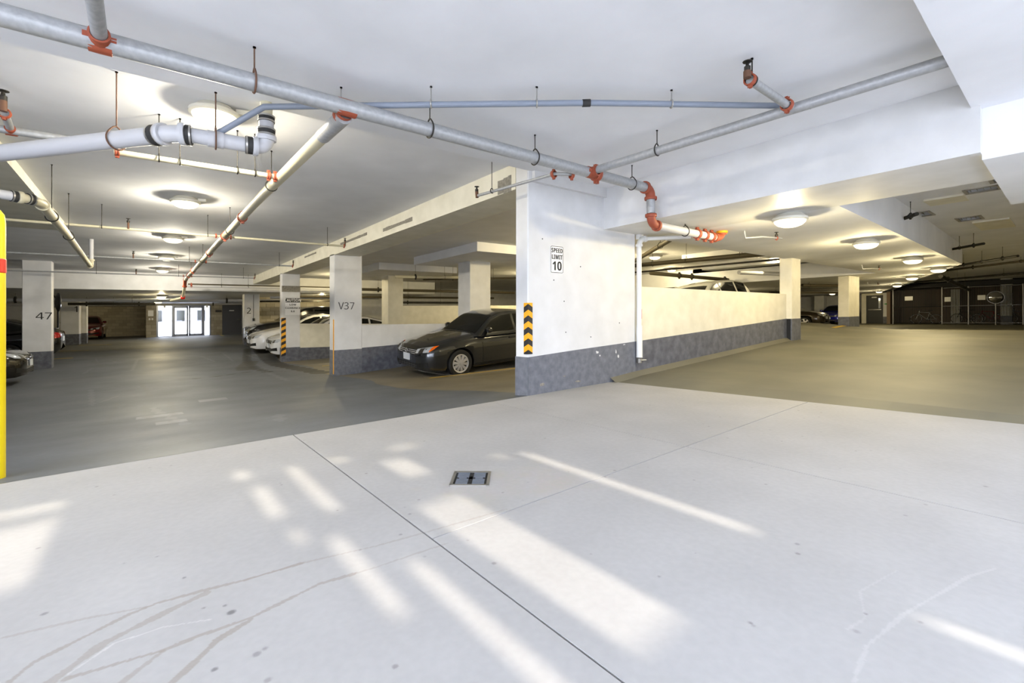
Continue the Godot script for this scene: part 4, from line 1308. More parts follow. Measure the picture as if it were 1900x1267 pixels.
func build_signs() -> void:
	var t := thing("speed_sign", "white speed limit 10 sign on the sign wall", "sign")
	var st := mb()
	plate(st, 3.972, 0.685, 4.039, 0.225, 0.34, 0.018, 0.004)
	obj("panel", st, M.sign_white, t)
	st = mb()
	for s in [-1, 1]:
		blk(st, 3.972 + s * 0.104 - 0.0035, 3.972 + s * 0.104 + 0.0035, 0.685 - 0.145, 0.685 + 0.145, 4.0335, 4.0345)
		blk(st, 3.972 - 0.09, 3.972 + 0.09, 0.685 + s * 0.161 - 0.0035, 0.685 + s * 0.161 + 0.0035, 4.0335, 4.0345)
	for k in 4:
		var o := P(3.972 + [1, -1, -1, 1][k] * 0.09, 0.685 + [1, 1, -1, -1][k] * 0.147, 4.034)
		ring(st, o, Basis(Vector3(0, 0, 1), Vector3.RIGHT, Vector3.UP), 0.014, 0.0035, 6, 5, PI / 2, PI * 0.5 * k)
	obj("border", st, M.letter_black, t)
	words("SPEED", 0.055, 0.003, P(3.972, 0.795, 4.033), 0, M.letter_black, t, "lettering", 0.86, true)
	words("LIMIT", 0.055, 0.003, P(3.972, 0.715, 4.033), 0, M.letter_black, t, "lettering", 0.9, true)
	words("10", 0.11, 0.003, P(3.972, 0.603, 4.033), 0, M.letter_black, t, "lettering", 1.0, true)
	t = thing("caution_sign", "white and black caution low clearance sign on its column", "sign")
	st = mb()
	plate(st, 3.82, 0.46, 16.298, 0.46, 0.56, 0.015, 0.004)
	obj("panel", st, M.sign_white, t)
	st = mb()
	plate(st, 3.82, 0.665, 16.293, 0.45, 0.14, 0.008, 0.003)
	obj("header", st, M.letter_black, t)
	words("CAUTION", 0.095, 0.002, P(3.82, 0.665, 16.288), 0, M.sign_white, t, "lettering", 0.88, true)
	words("LOW", 0.062, 0.002, P(3.82, 0.52, 16.29), 0, M.letter_black, t, "lettering", 1.1, true)
	words("CLEARANCE", 0.062, 0.002, P(3.82, 0.41, 16.29), 0, M.letter_black, t, "lettering", 0.95, true)
	words("6.6", 0.062, 0.002, P(3.82, 0.3, 16.29), 0, M.letter_black, t, "lettering", 1.0, true)
	t = thing("corner_guard", "yellow and black chevron guard on the sign wall corner", "guard")
	guard(t, 3.5, 4.04, -0.455, 0.15, 0.062, 9, true)
	t = thing("corner_guard", "tall yellow and black striped guard on the caution column", "guard")
	guard(t, 3.5, 16.3, -1.17, 0.09, 0.11, 13, false)
	st = mb()
	lathe(st, [[0, 0.012], [0.008, 0.01], [0.009, 0]], P(3.8, 0.6, 4.04), Basis(Vector3(0, 0, 1), Vector3.RIGHT, Vector3.UP), 8)
	# bollard
	t = thing("bollard", "tall yellow bollard with a red reflective band at the aisle mouth", "bollard")
	var b := G(-0.775, 4.3)
	var up := Basis(Vector3.UP, Vector3.RIGHT, Vector3.FORWARD)
	var hh := P(-0.775, 0.76, 4.3).y - b.y
	st = mb()
	lathe(st, [[0.085, -0.05], [0.085, hh - 0.1], [0.08, hh - 0.05], [0.062, hh - 0.02], [0.035, hh - 0.004], [0, hh]], b, up, 24)
	obj("post", st, M.bollard_yellow, t)
	st = mb()
	lathe(st, [[0.085, hh - 0.42], [0.088, hh - 0.415], [0.088, hh - 0.335], [0.085, hh - 0.33]], b, up, 24)
	obj("reflective_band", st, M.red_band, t, "red band")
	# convex mirrors
	t = thing("convex_mirror", "black backed oval traffic mirror beside the column stencilled 47", "mirror")
	var o := P(-2.05, 0.7, 19.4)
	var f := frame_of(Vector3(1.0, 0, -0.28))
	st = mb()
	lathe(st, [[0.0, -0.05], [0.1, -0.048], [0.2, -0.03], [0.28, 0.0], [0.285, 0.02], [0.27, 0.03]], o, f, 28)
	obj("backing", st, M.black_paint, t)
	st = mb()
	lathe(st, [[0.27, 0.02], [0.2, 0.05], [0.1, 0.066], [0, 0.07]], o, f, 28)
	obj("mirror_face", st, M.mirror_glass, t)
	st = mb()
	tube(st, [P(-2.06, -0.1, 19.0), P(-2.04, -0.1, 19.42), P(-2.04, 0.6, 19.45)], 0.03, 8)
	tube(st, [P(-2.1, 0.9, 19.02), o + f.x * -0.06 + Vector3(0, 0.15, 0)], 0.015, 8)
	tube(st, [P(-2.1, 0.55, 19.02), o + f.x * -0.06 + Vector3(0, -0.15, 0)], 0.015, 8)
	obj("bracket", st, M.black_paint, t)
	t = thing("convex_mirror", "silver convex traffic mirror on a post before the bicycle cage", "mirror")
	o = P(40.2, 0.52, 3.08)
	f = frame_of(Vector3(-1, 0, 0.1))
	st = mb()
	lathe(st, [[0.0, 0.2], [0.15, 0.17], [0.28, 0.09], [0.36, -0.02]], o, f, 32)
	obj("mirror_face", st, M.mirror_glass, t)
	st = mb()
	lathe(st, [[0.36, -0.03], [0.385, -0.02], [0.385, 0.0], [0.36, 0.0]], o, f, 32)
	lathe(st, [[0.0, -0.1], [0.3, -0.06], [0.37, -0.03]], o, f, 32)
	obj("rim", st, M.cage_steel, t)
	st = mb()
	tube(st, [G(40.3, 3.08), o + Vector3(0.12, 0, 0)], 0.035, 10)
	obj("post", st, M.cage_steel, t)


func build_entrance() -> void:
	# sliding glass doors at the end of the aisle
	var t := struct("door_1", "bright double glass sliding entrance doors in a grey metal frame", "door")
	var l := 36.0
	var h0 := -0.9
	var h1 := 1.18
	var fr := mb()
	for r in [0.62, 1.4, 3.02, 3.4]:
		blk(fr, r - 0.05, r + 0.05, h0, h1, l, l + 0.12)
	blk(fr, 0.6, 3.42, 1.06, 1.22, l - 0.02, l + 0.14)
	blk(fr, 0.6, 3.42, h0 - 0.05, h0 + 0.06, l, l + 0.12)
	obj("frame", fr, M.alu_frame, t)
	for q in [[1.42, 2.2], [2.22, 3.0]]:
		var leaf := mb()
		blk(leaf, q[0], q[0] + 0.09, h0 + 0.05, 1.06, l + 0.02, l + 0.08)
		blk(leaf, q[1] - 0.09, q[1], h0 + 0.05, 1.06, l + 0.02, l + 0.08)
		blk(leaf, q[0], q[1], h0 + 0.05, h0 + 0.17, l + 0.02, l + 0.08)
		blk(leaf, q[0], q[1], 0.94, 1.06, l + 0.02, l + 0.08)
		var o := obj("sliding_leaf", leaf, M.alu_frame, t)
		var pn := mb()
		blk(pn, q[0] + 0.09, q[1] - 0.09, h0 + 0.17, 0.94, l + 0.045, l + 0.05)
		obj("pane", pn, M.clear_glass, o)
	for q in [[0.67, 1.35], [3.07, 3.35]]:
		var pn := mb()
		blk(pn, q[0], q[1], h0 + 0.06, 1.06, l + 0.045, l + 0.05)
		obj("pane", pn, M.clear_glass, t)
	for r in [0.98, 3.2]:
		var s := mb()
		blk(s, r - 0.05, r + 0.05, 0.95, 1.15, l - 0.08, l - 0.02)
		obj("door_sensor", s, M.lamp_housing, t)
	# service door
	t = struct("door_2", "dark grey steel service door with lever handle and white plate", "door")
	var st := mb()
	blk(st, 4.1, 5.14, h0, 1.28, l - 0.01, l + 0.08)
	obj("leaf", st, M.grey_door, t)
	st = mb()
	blk(st, 4.06, 4.11, h0, 1.32, l - 0.04, l + 0.1)
	blk(st, 5.13, 5.19, h0, 1.32, l - 0.04, l + 0.1)
	blk(st, 4.06, 5.19, 1.27, 1.33, l - 0.04, l + 0.1)
	obj("frame", st, M.grey_door, t)
	st = mb()
	blk(st, 4.46, 4.74, 0.72, 0.78, l - 0.02, l - 0.01)
	obj("door_plate", st, M.sign_white, t, "white name plate")
	st = mb()
	tube(st, [P(5.05, 0.12, l - 0.01), P(5.05, 0.12, l - 0.07), P(4.92, 0.12, l - 0.07)], 0.022, 8)
	lathe(st, [[0, 0.02], [0.05, 0.018], [0.05, 0]], P(5.05, 0.12, l - 0.01), Basis(Vector3(0, 0, 1), Vector3.RIGHT, Vector3.UP), 14)
	obj("door_handle", st, M.chrome, t, "chrome lever handle")
	# notices and switches
	st = mb()
	plate(st, 0.3, 0.62, l - 0.03, 0.27, 0.36, 0.005)
	var n := obj("notice", st, M.sign_white, self)
	tag(n, "white paper notice on the block pier beside the glass entrance", "notice")
	st = mb()
	plate(st, 3.85, 0.72, l - 0.03, 0.36, 0.16, 0.005)
	n = obj("wall_plaque", st, M.faded_letter, self)
	tag(n, "dark plaque on the block pier beside the grey service door", "sign")
	for r in [0.24, 0.38]:
		st = mb()
		plate(st, r, 0.26, l - 0.03, 0.09, 0.12, 0.006, 0.008)
		n = obj("wall_switch", st, M.sign_white, self)
		tag(n, "small white switch plate below the paper notice", "switch", "switch plates by the entrance")
	# cable drop on the column numbered 2
	t = thing("pull_cord", "black pull cord switch hanging on the column numbered 2", "switch")
	st = mb()
	tube(st, [P(3.84, 1.2, 23.38), P(3.84, 0.12, 23.38)], 0.008, 6)
	obj("cord", st, M.black_paint, t)
	st = mb()
	lbox(st, P(3.84, 0.07, 23.37), Vector3(0.04, 0.06, 0.03))
	obj("pull_switch", st, M.black_paint, t)
	# what stands outside the glass entrance
	t = struct("outside_ground", "sunlit paving outside the glass entrance", "ground")
	st = mb()
	blk(st, 0.42, 30.0, -1.2, -0.92, 36.9, 60.0)
	obj("paving", st, M.outside_ground, t)
	t = thing("outside_building", "white sunlit building seen through the glass entrance", "building")
	st = mb()
	blk(st, -10.0, 20.0, -1.2, 7.0, 53.0, 53.5)
	obj("facade", st, M.outside_white, t)
	for r in [0.6, 2.3, 3.9, 5.6]:
		for h in [0.1, 2.6]:
			st = mb()
			blk(st, r, r + 0.7, h, h + 1.1, 52.95, 53.02)
			var w := obj("window", st, M.grey_door, t)
			st = mb()
			blk(st, r + 0.06, r + 0.64, h + 0.06, h + 1.04, 52.92, 52.96)
			obj("pane", st, M.car_glass, w)
	for r in [0.9, 1.6]:
		t = thing("street_railing", "grey railing outside the entrance, %s" % ("seen through the side pane" if r < 1 else "seen through the sliding leaf"), "railing")
		st = mb()
		for k in 5:
			tube(st, [P(r * 2.0 - 0.6 + k * 0.25, -0.95, 44.0), P(r * 2.0 - 0.6 + k * 0.25, 0.15, 44.0)], 0.02, 6)
		tube(st, [P(r * 2.0 - 0.7, 0.15, 44.0), P(r * 2.0 + 0.5, 0.15, 44.0)], 0.025, 6)
		obj("bars", st, M.grey_door, t)


func bicycle(label: String, at: Vector3, turn: float, m: Material, lean: float, grp := "") -> void:
	var t := thing("bicycle", label, "bicycle", grp)
	t.transform = Transform3D(Basis(Vector3.UP, turn) * Basis(Vector3.RIGHT, lean), at)
	var z := Basis(Vector3.BACK, Vector3.RIGHT, Vector3.UP)
	for x in [-0.5, 0.52]:
		var st := mb()
		ring(st, Vector3(x, 0.34, 0), z, 0.32, 0.02, 28, 8)
		var w := obj("wheel", st, M.tyre, t)
		st = mb()
		ring(st, Vector3(x, 0.34, 0), z, 0.295, 0.012, 28, 6)
		obj("rim", st, M.rim, w)
		st = mb()
		for k in 12:
			var a := TAU * k / 12
			tube(st, [Vector3(x, 0.34, 0.02 * (1 if k % 2 else -1)), Vector3(x + cos(a) * 0.29, 0.34 + sin(a) * 0.29, 0)], 0.0025, 4, false)
		obj("spokes", st, M.rim, w)
	var st := mb()
	var bb := Vector3(-0.05, 0.3, 0)
	var seat := Vector3(-0.18, 0.78, 0)
	var head := Vector3(0.36, 0.8, 0)
	for q in [[bb, seat], [seat, head], [bb, head + Vector3(0.03, -0.1, 0)], [bb, Vector3(-0.5, 0.34, 0)], [seat + Vector3(0.02, -0.06, 0), Vector3(-0.5, 0.34, 0)], [head + Vector3(-0.02, 0.1, 0), Vector3(0.4, 0.66, 0)], [Vector3(0.4, 0.66, 0), Vector3(0.52, 0.34, 0)]]:
		tube(st, [q[0], q[1]], 0.018, 8)
	obj("frame", st, m, t)
	st = mb()
	tube(st, [head + Vector3(-0.02, 0.16, -0.3), head + Vector3(0.05, 0.18, -0.12), head + Vector3(-0.02, 0.12, 0), head + Vector3(0.05, 0.18, 0.12), head + Vector3(-0.02, 0.16, 0.3)], 0.013, 8)
	obj("handlebar", st, M.dark_steel, t)
	st = mb()
	tube(st, [seat, seat + Vector3(-0.03, 0.12, 0)], 0.013, 8)
	lbox(st, seat + Vector3(-0.05, 0.14, 0), Vector3(0.12, 0.022, 0.06))
	obj("saddle", st, M.black_rubber, t)
	st = mb()
	lathe(st, [[0, 0.012], [0.09, 0.01], [0.09, -0.01], [0, -0.012]], bb + Vector3(0, 0, 0.05), z, 16)
	tube(st, [bb + Vector3(0.1, -0.13, 0.07), bb + Vector3(0, 0, 0.06), bb + Vector3(0, 0, -0.06), bb + Vector3(-0.1, 0.13, -0.07)], 0.01, 6)
	obj("crank", st, M.dark_steel, t)
	for s in [-1, 1]:
		st = mb()
		lbox(st, bb + Vector3(0.1 * s, -0.13 * s, 0.1 * s), Vector3(0.04, 0.012, 0.035))
		obj("pedal", st, M.black_rubber, t)


func build_cage() -> void:
	var R := 41.0
	var dark := struct("wall_cage", "dark brown wall at the back of the bicycle cage", "wall")
	slab("wall_body", dark, M.brown_board, [44.6, 44.8, -2.0, 2.0, -3.0, 8.4])
	slab("wall_body", dark, M.brown_board, [41.2, 44.8, -2.0, 2.0, 8.3, 8.5])
	var posts := [8.1, 5.57, 4.33, 2.0, 0.6, -1.2]
	var t := thing("bicycle_cage", "black barred bicycle cage with pale steel posts along the end wall", "cage")
	for l in posts:
		var st := mb()
		var g := G(R, l)
		tube(st, [g - Vector3(0, 0.03, 0), Vector3(g.x, P(R, 1.3, l).y, g.z)], 0.045, 10)
		obj("post", st, M.cage_steel, t)
	for i in posts.size() - 1:
		var l0: float = posts[i]
		var l1: float = posts[i + 1]
		for h in [-1.05, 0.05, 1.25]:
			var rl := mb()
			tube(rl, [P(R, h, l0), P(R, h, l1)], 0.025, 8)
			obj("rail", rl, M.cage_steel if i in [1, 2] else M.cage_black, t)
		var st := mb()
		var n := int((l0 - l1) / 0.06)
		for k in n:
			var l := lerpf(l0, l1, (k + 0.5) / n)
			lbox(st, P(R, 0.1, l), Vector3(0.008, 1.16, 0.012))
		var o := obj("bars", st, M.cage_black, t)
		o.set_meta("kind", "stuff")
	var st := mb()
	blk(st, R, 44.7, 1.32, 1.6, -3.0, 8.3)
	obj("roof_panel", st, M.cage_black, t)
	bicycle("bicycle with white rimmed wheel leaning in the cage", G(41.9, 6.5), PI / 2 + 0.15, M.rim, 0.1)
	var k := 0
	for q in [[42.6, 4.6, "dim dark bicycle beside the column inside the cage"], [43.7, 3.6, "dim red bicycle standing behind the cage bars"], [42.6, 2.1, "dim grey bicycle behind the pale column by the cage"], [42.4, 0.9, "black bicycle at the cage end past the mirror"], [43.8, -0.6, "dull red bicycle at the cage end past the mirror"]]:
		bicycle(q[2], G(q[0], q[1]), PI / 2 + 0.3 * (k % 3 - 1), [M.dark_steel, M.lens_red, M.grey_door][k % 3], 0.08, "dim bicycles in the cage")
		k += 1
	st = mb()
	blk(st, 43.2, 43.9, -1.3, 1.2, 5.0, 5.45)
	obj("concrete_column", st, M.white_wall_paint, self)
	var col := get_child(-1)
	tag(col, "pale column standing inside the bicycle cage", "column")
	col.set_meta("kind", "structure")
	for q in [[7.25, 0.5, 0.42, 0.28, "above the white wheeled bicycle"], [5.3, 0.35, 0.3, 0.3, "beside the pale steel post"], [3.75, 0.4, 0.35, 0.3, "next to the round mirror"]]:
		st = mb()
		blk(st, R - 0.04, R - 0.03, q[1], q[1] + q[3], q[0] - q[2] * 0.5, q[0] + q[2] * 0.5)
		var o := obj("cage_notice", st, M.sign_white, self)
		tag(o, "white notice on the cage bars " + q[4], "notice", "notices on the bicycle cage")
	# exit door on the end wall
	t = struct("wall_exit", "grey wall holding the black exit door", "wall")
	slab("wall_body", t, M.cream_paint, [43.0, 43.3, -2.0, 1.2, 8.5, 10.4])
	t = struct("door_3", "black exit door with a white push bar and slim window", "door")
	st = mb()
	blk(st, 42.93, 43.02, -1.15, 0.93, 9.12, 10.0)
	obj("leaf", st, M.dark_door, t)
	st = mb()
	for l in [9.08, 10.04]:
		blk(st, 42.9, 43.02, -1.15, 0.98, l - 0.04, l + 0.04)
	blk(st, 42.9, 43.02, 0.92, 0.99, 9.04, 10.08)
	obj("frame", st, M.dark_door, t)
	st = mb()
	blk(st, 42.86, 42.93, -0.13, -0.05, 9.16, 9.96)
	obj("push_bar", st, M.chrome, t, "pale push bar")
	st = mb()
	blk(st, 42.915, 42.93, 0.0, 0.75, 9.22, 9.34)
	obj("pane", st, M.lens_clear, t, "slim window")
	st = mb()
	blk(st, 42.915, 42.93, 0.8, 0.88, 9.45, 9.75)
	obj("door_plate", st, M.sign_white, t)
	# green arrow board
	st = mb()
	var a := P(42.5, 0.32, 8.95)
	var b := P(42.5, 0.5, 8.35)
	var c := P(42.5, 0.1, 8.35)
	var d := Vector3(0.03, 0, 0)
	var nn := Vector3(-1, 0, 0)
	tri(st, a, c, b, nn, nn, nn)
	tri(st, a + d, b + d, c + d, -nn, -nn, -nn)
	quad(st, a, b, b + d, a + d)
	quad(st, b, c, c + d, b + d)
	quad(st, c, a, a + d, c + d)
	var o := obj("arrow_board", st, M.green_sign, self)
	tag(o, "green triangular arrow board on the slim column by the exit", "sign")


# ---------------------------------------------------------------- outside the entrance, behind the camera
func build_outside() -> void:
	var g := struct("outside_apron", "concrete apron outside the garage mouth", "ground")
	slab("paving", g, M.outside_ground, [-40.0, 40.0, -1.4, -0.96, -40.0, -3.0])
	slab("paving", g, M.outside_ground, [-40.0, -4.55, -1.4, -0.96, -3.0, 3.8])
	# slatted screen outside the garage mouth; gaps between its boards let the low sun through
	var L := -6.0
	var gaps := [
		[-3.0, -0.33, 2.34, 3.12], [-3.0, -0.33, 3.22, 3.6], [0.46, 0.54, 2.36, 2.9], [0.42, 0.5, 3.06, 3.3], [0.49, 0.55, 2.02, 2.18], [0.69, 0.77, 2.25, 3.15], [0.6, 0.67, 1.3, 2.0],
		[0.77, 0.84, 0.3, 1.6], [1.05, 1.3, 0.72, 2.05], [1.2, 1.36, 2.42, 2.85], [0.95, 1.06, 3.0, 3.16], [1.36, 1.56, 3.0, 3.12], [1.98, 2.06, 0.82, 2.36], [1.8, 1.9, 2.34, 2.46], [1.8, 1.86, -0.5, 0.28],
	]
	var edges := [-6.0, 9.5]
	for q in gaps:
		edges.append(q[0])
		edges.append(q[1])
	edges.sort()
	var t := thing("slatted_screen", "tall slatted timber screen standing outside the garage mouth", "screen")
	var up := func(l: float) -> float: return (l - L) * SUN_TAN - 0.94 + GL * (l - L)
	for i in edges.size() - 1:
		var a: float = edges[i]
		var b: float = edges[i + 1]
		if b - a < 0.004:
			continue
		var cut := []
		for q in gaps:
			if q[0] < (a + b) * 0.5 and q[1] > (a + b) * 0.5:
				cut.append([up.call(q[2]), up.call(q[3])])
		cut.sort()
		var from := -1.0
		for c in cut:
			if c[0] > from:
				slab("board", t, M.outside_white, [a, b, from, c[0], L, L + 0.05])
			from = maxf(from, c[1])
		slab("board", t, M.outside_white, [a, b, from, 3.4, L, L + 0.05])


# ---------------------------------------------------------------- cars
# Car axes: x forwards, y up, z to its right; y = 0 is the road.
const SEDAN := {
	"wheels": [1.43, -1.22], "wr": 0.317, "arch": 0.365, "tum": 0.42, "gw": 0.84, "gy": 0.95,
	"top": [[-2.33, 0.86], [-2.3, 0.95], [-2.2, 1.01], [-1.75, 1.04], [-1.3, 1.0], [0.0, 0.95], [0.85, 0.945], [1.0, 0.955], [1.5, 0.9], [2.0, 0.8], [2.2, 0.73], [2.29, 0.66], [2.33, 0.58]],
	"bot": [[-2.33, 0.42], [-2.2, 0.3], [-1.8, 0.22], [1.9, 0.19], [2.2, 0.2], [2.33, 0.24]],
	"w": [[-2.33, 0.5], [-2.3, 0.66], [-2.2, 0.78], [-1.9, 0.86], [-0.5, 0.885], [1.2, 0.885], [1.7, 0.875], [1.95, 0.85], [2.1, 0.81], [2.2, 0.75], [2.27, 0.66], [2.31, 0.54], [2.33, 0.42]],
	"roof": [[-1.98, 1.0], [-1.5, 1.24], [-1.15, 1.36], [-0.7, 1.43], [-0.2, 1.455], [0.15, 1.43], [0.45, 1.33], [1.02, 0.93]],
	"glass": [[-1.86, -1.2], [0.36, 0.95]], "side": [[-1.5, -1.08], [-1.0, -0.24], [-0.16, 0.72]], "seams": [-1.02, -0.2, 0.82],
}
const HATCH := {
	"wheels": [1.4, -1.3], "wr": 0.325, "arch": 0.37, "tum": 0.44, "gw": 0.85, "gy": 0.93,
	"top": [[-2.25, 0.8], [-2.22, 0.95], [-2.1, 1.02], [-1.5, 1.03], [-0.9, 0.98], [0.0, 0.93], [0.9, 0.92], [1.1, 0.93], [1.6, 0.85], [2.0, 0.76], [2.2, 0.68], [2.29, 0.6], [2.33, 0.5]],
	"bot": [[-2.25, 0.4], [-2.1, 0.28], [-1.8, 0.2], [1.9, 0.17], [2.2, 0.18], [2.33, 0.22]],
	"w": [[-2.25, 0.5], [-2.2, 0.7], [-2.1, 0.8], [-1.8, 0.88], [-0.5, 0.9], [1.2, 0.9], [1.7, 0.89], [1.95, 0.86], [2.1, 0.81], [2.2, 0.74], [2.27, 0.64], [2.31, 0.52], [2.33, 0.4]],
	"roof": [[-2.15, 1.0], [-1.6, 1.22], [-1.0, 1.37], [-0.4, 1.42], [0.1, 1.4], [0.45, 1.29], [1.15, 0.9]],
	"glass": [[-2.0, -1.1], [0.34, 1.08]], "side": [[-1.6, -1.05], [-0.98, -0.2], [-0.12, 0.74]], "seams": [-1.0, -0.16, 0.84],
}
const TALL := {
	"wheels": [1.42, -1.36], "wr": 0.36, "arch": 0.41, "tum": 0.3, "gw": 0.88, "gy": 1.08,
	"top": [[-2.35, 0.95], [-2.3, 1.08], [-2.2, 1.12], [-1.5, 1.12], [0.0, 1.08], [0.9, 1.07], [1.1, 1.08], [1.6, 1.03], [2.0, 0.95], [2.2, 0.87], [2.29, 0.78], [2.33, 0.68]],
	"bot": [[-2.35, 0.45], [-2.2, 0.34], [-1.8, 0.27], [1.9, 0.25], [2.2, 0.27], [2.33, 0.32]],
	"w": [[-2.35, 0.6], [-2.28, 0.78], [-2.15, 0.87], [-1.8, 0.92], [-0.5, 0.93], [1.2, 0.93], [1.7, 0.92], [1.95, 0.89], [2.1, 0.85], [2.2, 0.78], [2.27, 0.69], [2.31, 0.57], [2.33, 0.45]],
	"roof": [[-2.28, 1.08], [-2.12, 1.45], [-1.95, 1.6], [-1.4, 1.68], [-0.4, 1.7], [0.05, 1.65], [0.35, 1.52], [1.12, 1.05]],
	"glass": [[-2.24, -2.02], [0.26, 1.04]], "side": [[-1.98, -1.35], [-1.25, -0.3], [-0.22, 0.7]], "seams": [-1.3, -0.26, 0.84],
}
const KS := [0.95, 0.985, 1.0, 0.985, 0.955, 0.9, 0.62, 0.0]
const FS := [0.0, 0.1, 0.42, 0.7, 0.85, 0.945, 1.0, 1.0]


func half_section(c: Dictionary, s: float, arches := true) -> Array:
	var zb := pw(c.bot, s)
	var zt := pw(c.top, s)
	var w := pw(c.w, s)
	var lift := 0.0
	if arches:
		for x in c.wheels:
			if absf(s - x) < c.arch:
				lift = maxf(lift, c.wr + sqrt(c.arch * c.arch - (s - x) * (s - x)))
	var out := []
	for i in 8:
		out.append(Vector2(w * KS[i], maxf(zb + FS[i] * (zt - zb) + (0.015 if i == 7 else 0.0), minf(lift, zt - 0.02))))
	return out


func half_width(c: Dictionary, s: float, y: float) -> float:
	var h := half_section(c, s, false)
	for i in range(1, 7):
		if y <= h[i].y:
			return lerpf(h[i - 1].x, h[i].x, clampf((y - h[i - 1].y) / maxf(1e-4, h[i].y - h[i - 1].y), 0, 1))
	return h[6].x * clampf(1.0 - (y - h[6].y) * 20.0, 0, 1)


# where the nose (sign 1) or tail (sign -1) surface is at a width and height
func end_x(c: Dictionary, sign: int, z: float, y: float) -> float:
	var far: float = c.w[-1][0] if sign > 0 else c.w[0][0]
	var lo := far - sign * 1.1
	var hi := far
	if half_width(c, hi, y) >= absf(z):
		return hi
	for i in 18:
		var m := (lo + hi) * 0.5
		if half_width(c, m, y) >= absf(z):
			lo = m
		else:
			hi = m
	return lo


func end_patch(c: Dictionary, sign: int, z0: float, z1: float, a: Array, b: Array, off: float, nz := 8, ny := 4) -> SurfaceTool:
	# a = [bottom, top] at z0, b = [bottom, top] at z1
	var st := mb()
	var rows := []
	for i in nz + 1:
		var k := i / float(nz)
		var z := lerpf(z0, z1, k)
		var row := []
		for j in ny + 1:
			var y := lerpf(lerpf(a[0], b[0], k), lerpf(a[1], b[1], k), j / float(ny))
			var x := end_x(c, sign, z, y)
			var e := 0.02
			var slope := (end_x(c, sign, z + e, y) - end_x(c, sign, z - e, y)) / (2 * e)
			var n := Vector3(1, 0, -slope).normalized() * (1.0 if sign > 0 else -1.0)
			row.append(Vector3(x, y, z) + n * off)
		rows.append(row)
	grid(st, rows, (z1 > z0) == (sign > 0))
	smooth(st)
	return st


func side_patch(c: Dictionary, side: int, s0: float, s1: float, y0: float, y1: float, off: float, n := 6) -> SurfaceTool:
	var st := mb()
	var rows := []
	for i in n + 1:
		var s := lerpf(s0, s1, i / float(n))
		var row := []
		for j in 5:
			var y := lerpf(y0, y1, j / 4.0)
			row.append(Vector3(s, y, side * (half_width(c, s, y) + off)))
		rows.append(row)
	grid(st, rows, side < 0)
	smooth(st)
	return st


func cabin_w(c: Dictionary, y: float) -> float:
	return c.gw - c.tum * (y - c.gy)


func cabin_half(c: Dictionary, s: float) -> Array:
	var yb := pw(c.top, s) - 0.05
	var yr := maxf(pw(c.roof, s), yb)
	var ys := maxf(yb, yr - 0.075)
	return [Vector2(cabin_w(c, yb), yb), Vector2(cabin_w(c, ys), ys), Vector2(cabin_w(c, yr) * 0.945, maxf(yb, yr - 0.028)), Vector2(cabin_w(c, yr) * 0.8, maxf(yb, yr - 0.008)), Vector2(cabin_w(c, yr) * 0.42, yr + 0.006), Vector2(0, yr + 0.01)]


func cabin_top(c: Dictionary, s: float, z: float) -> float:
	var h := cabin_half(c, s)
	for i in range(2, 5):
		if absf(z) >= h[i + 1].x:
			return lerpf(h[i + 1].y, h[i].y, clampf((absf(z) - h[i + 1].x) / maxf(1e-4, h[i].x - h[i + 1].x), 0, 1))
	return h[5].y


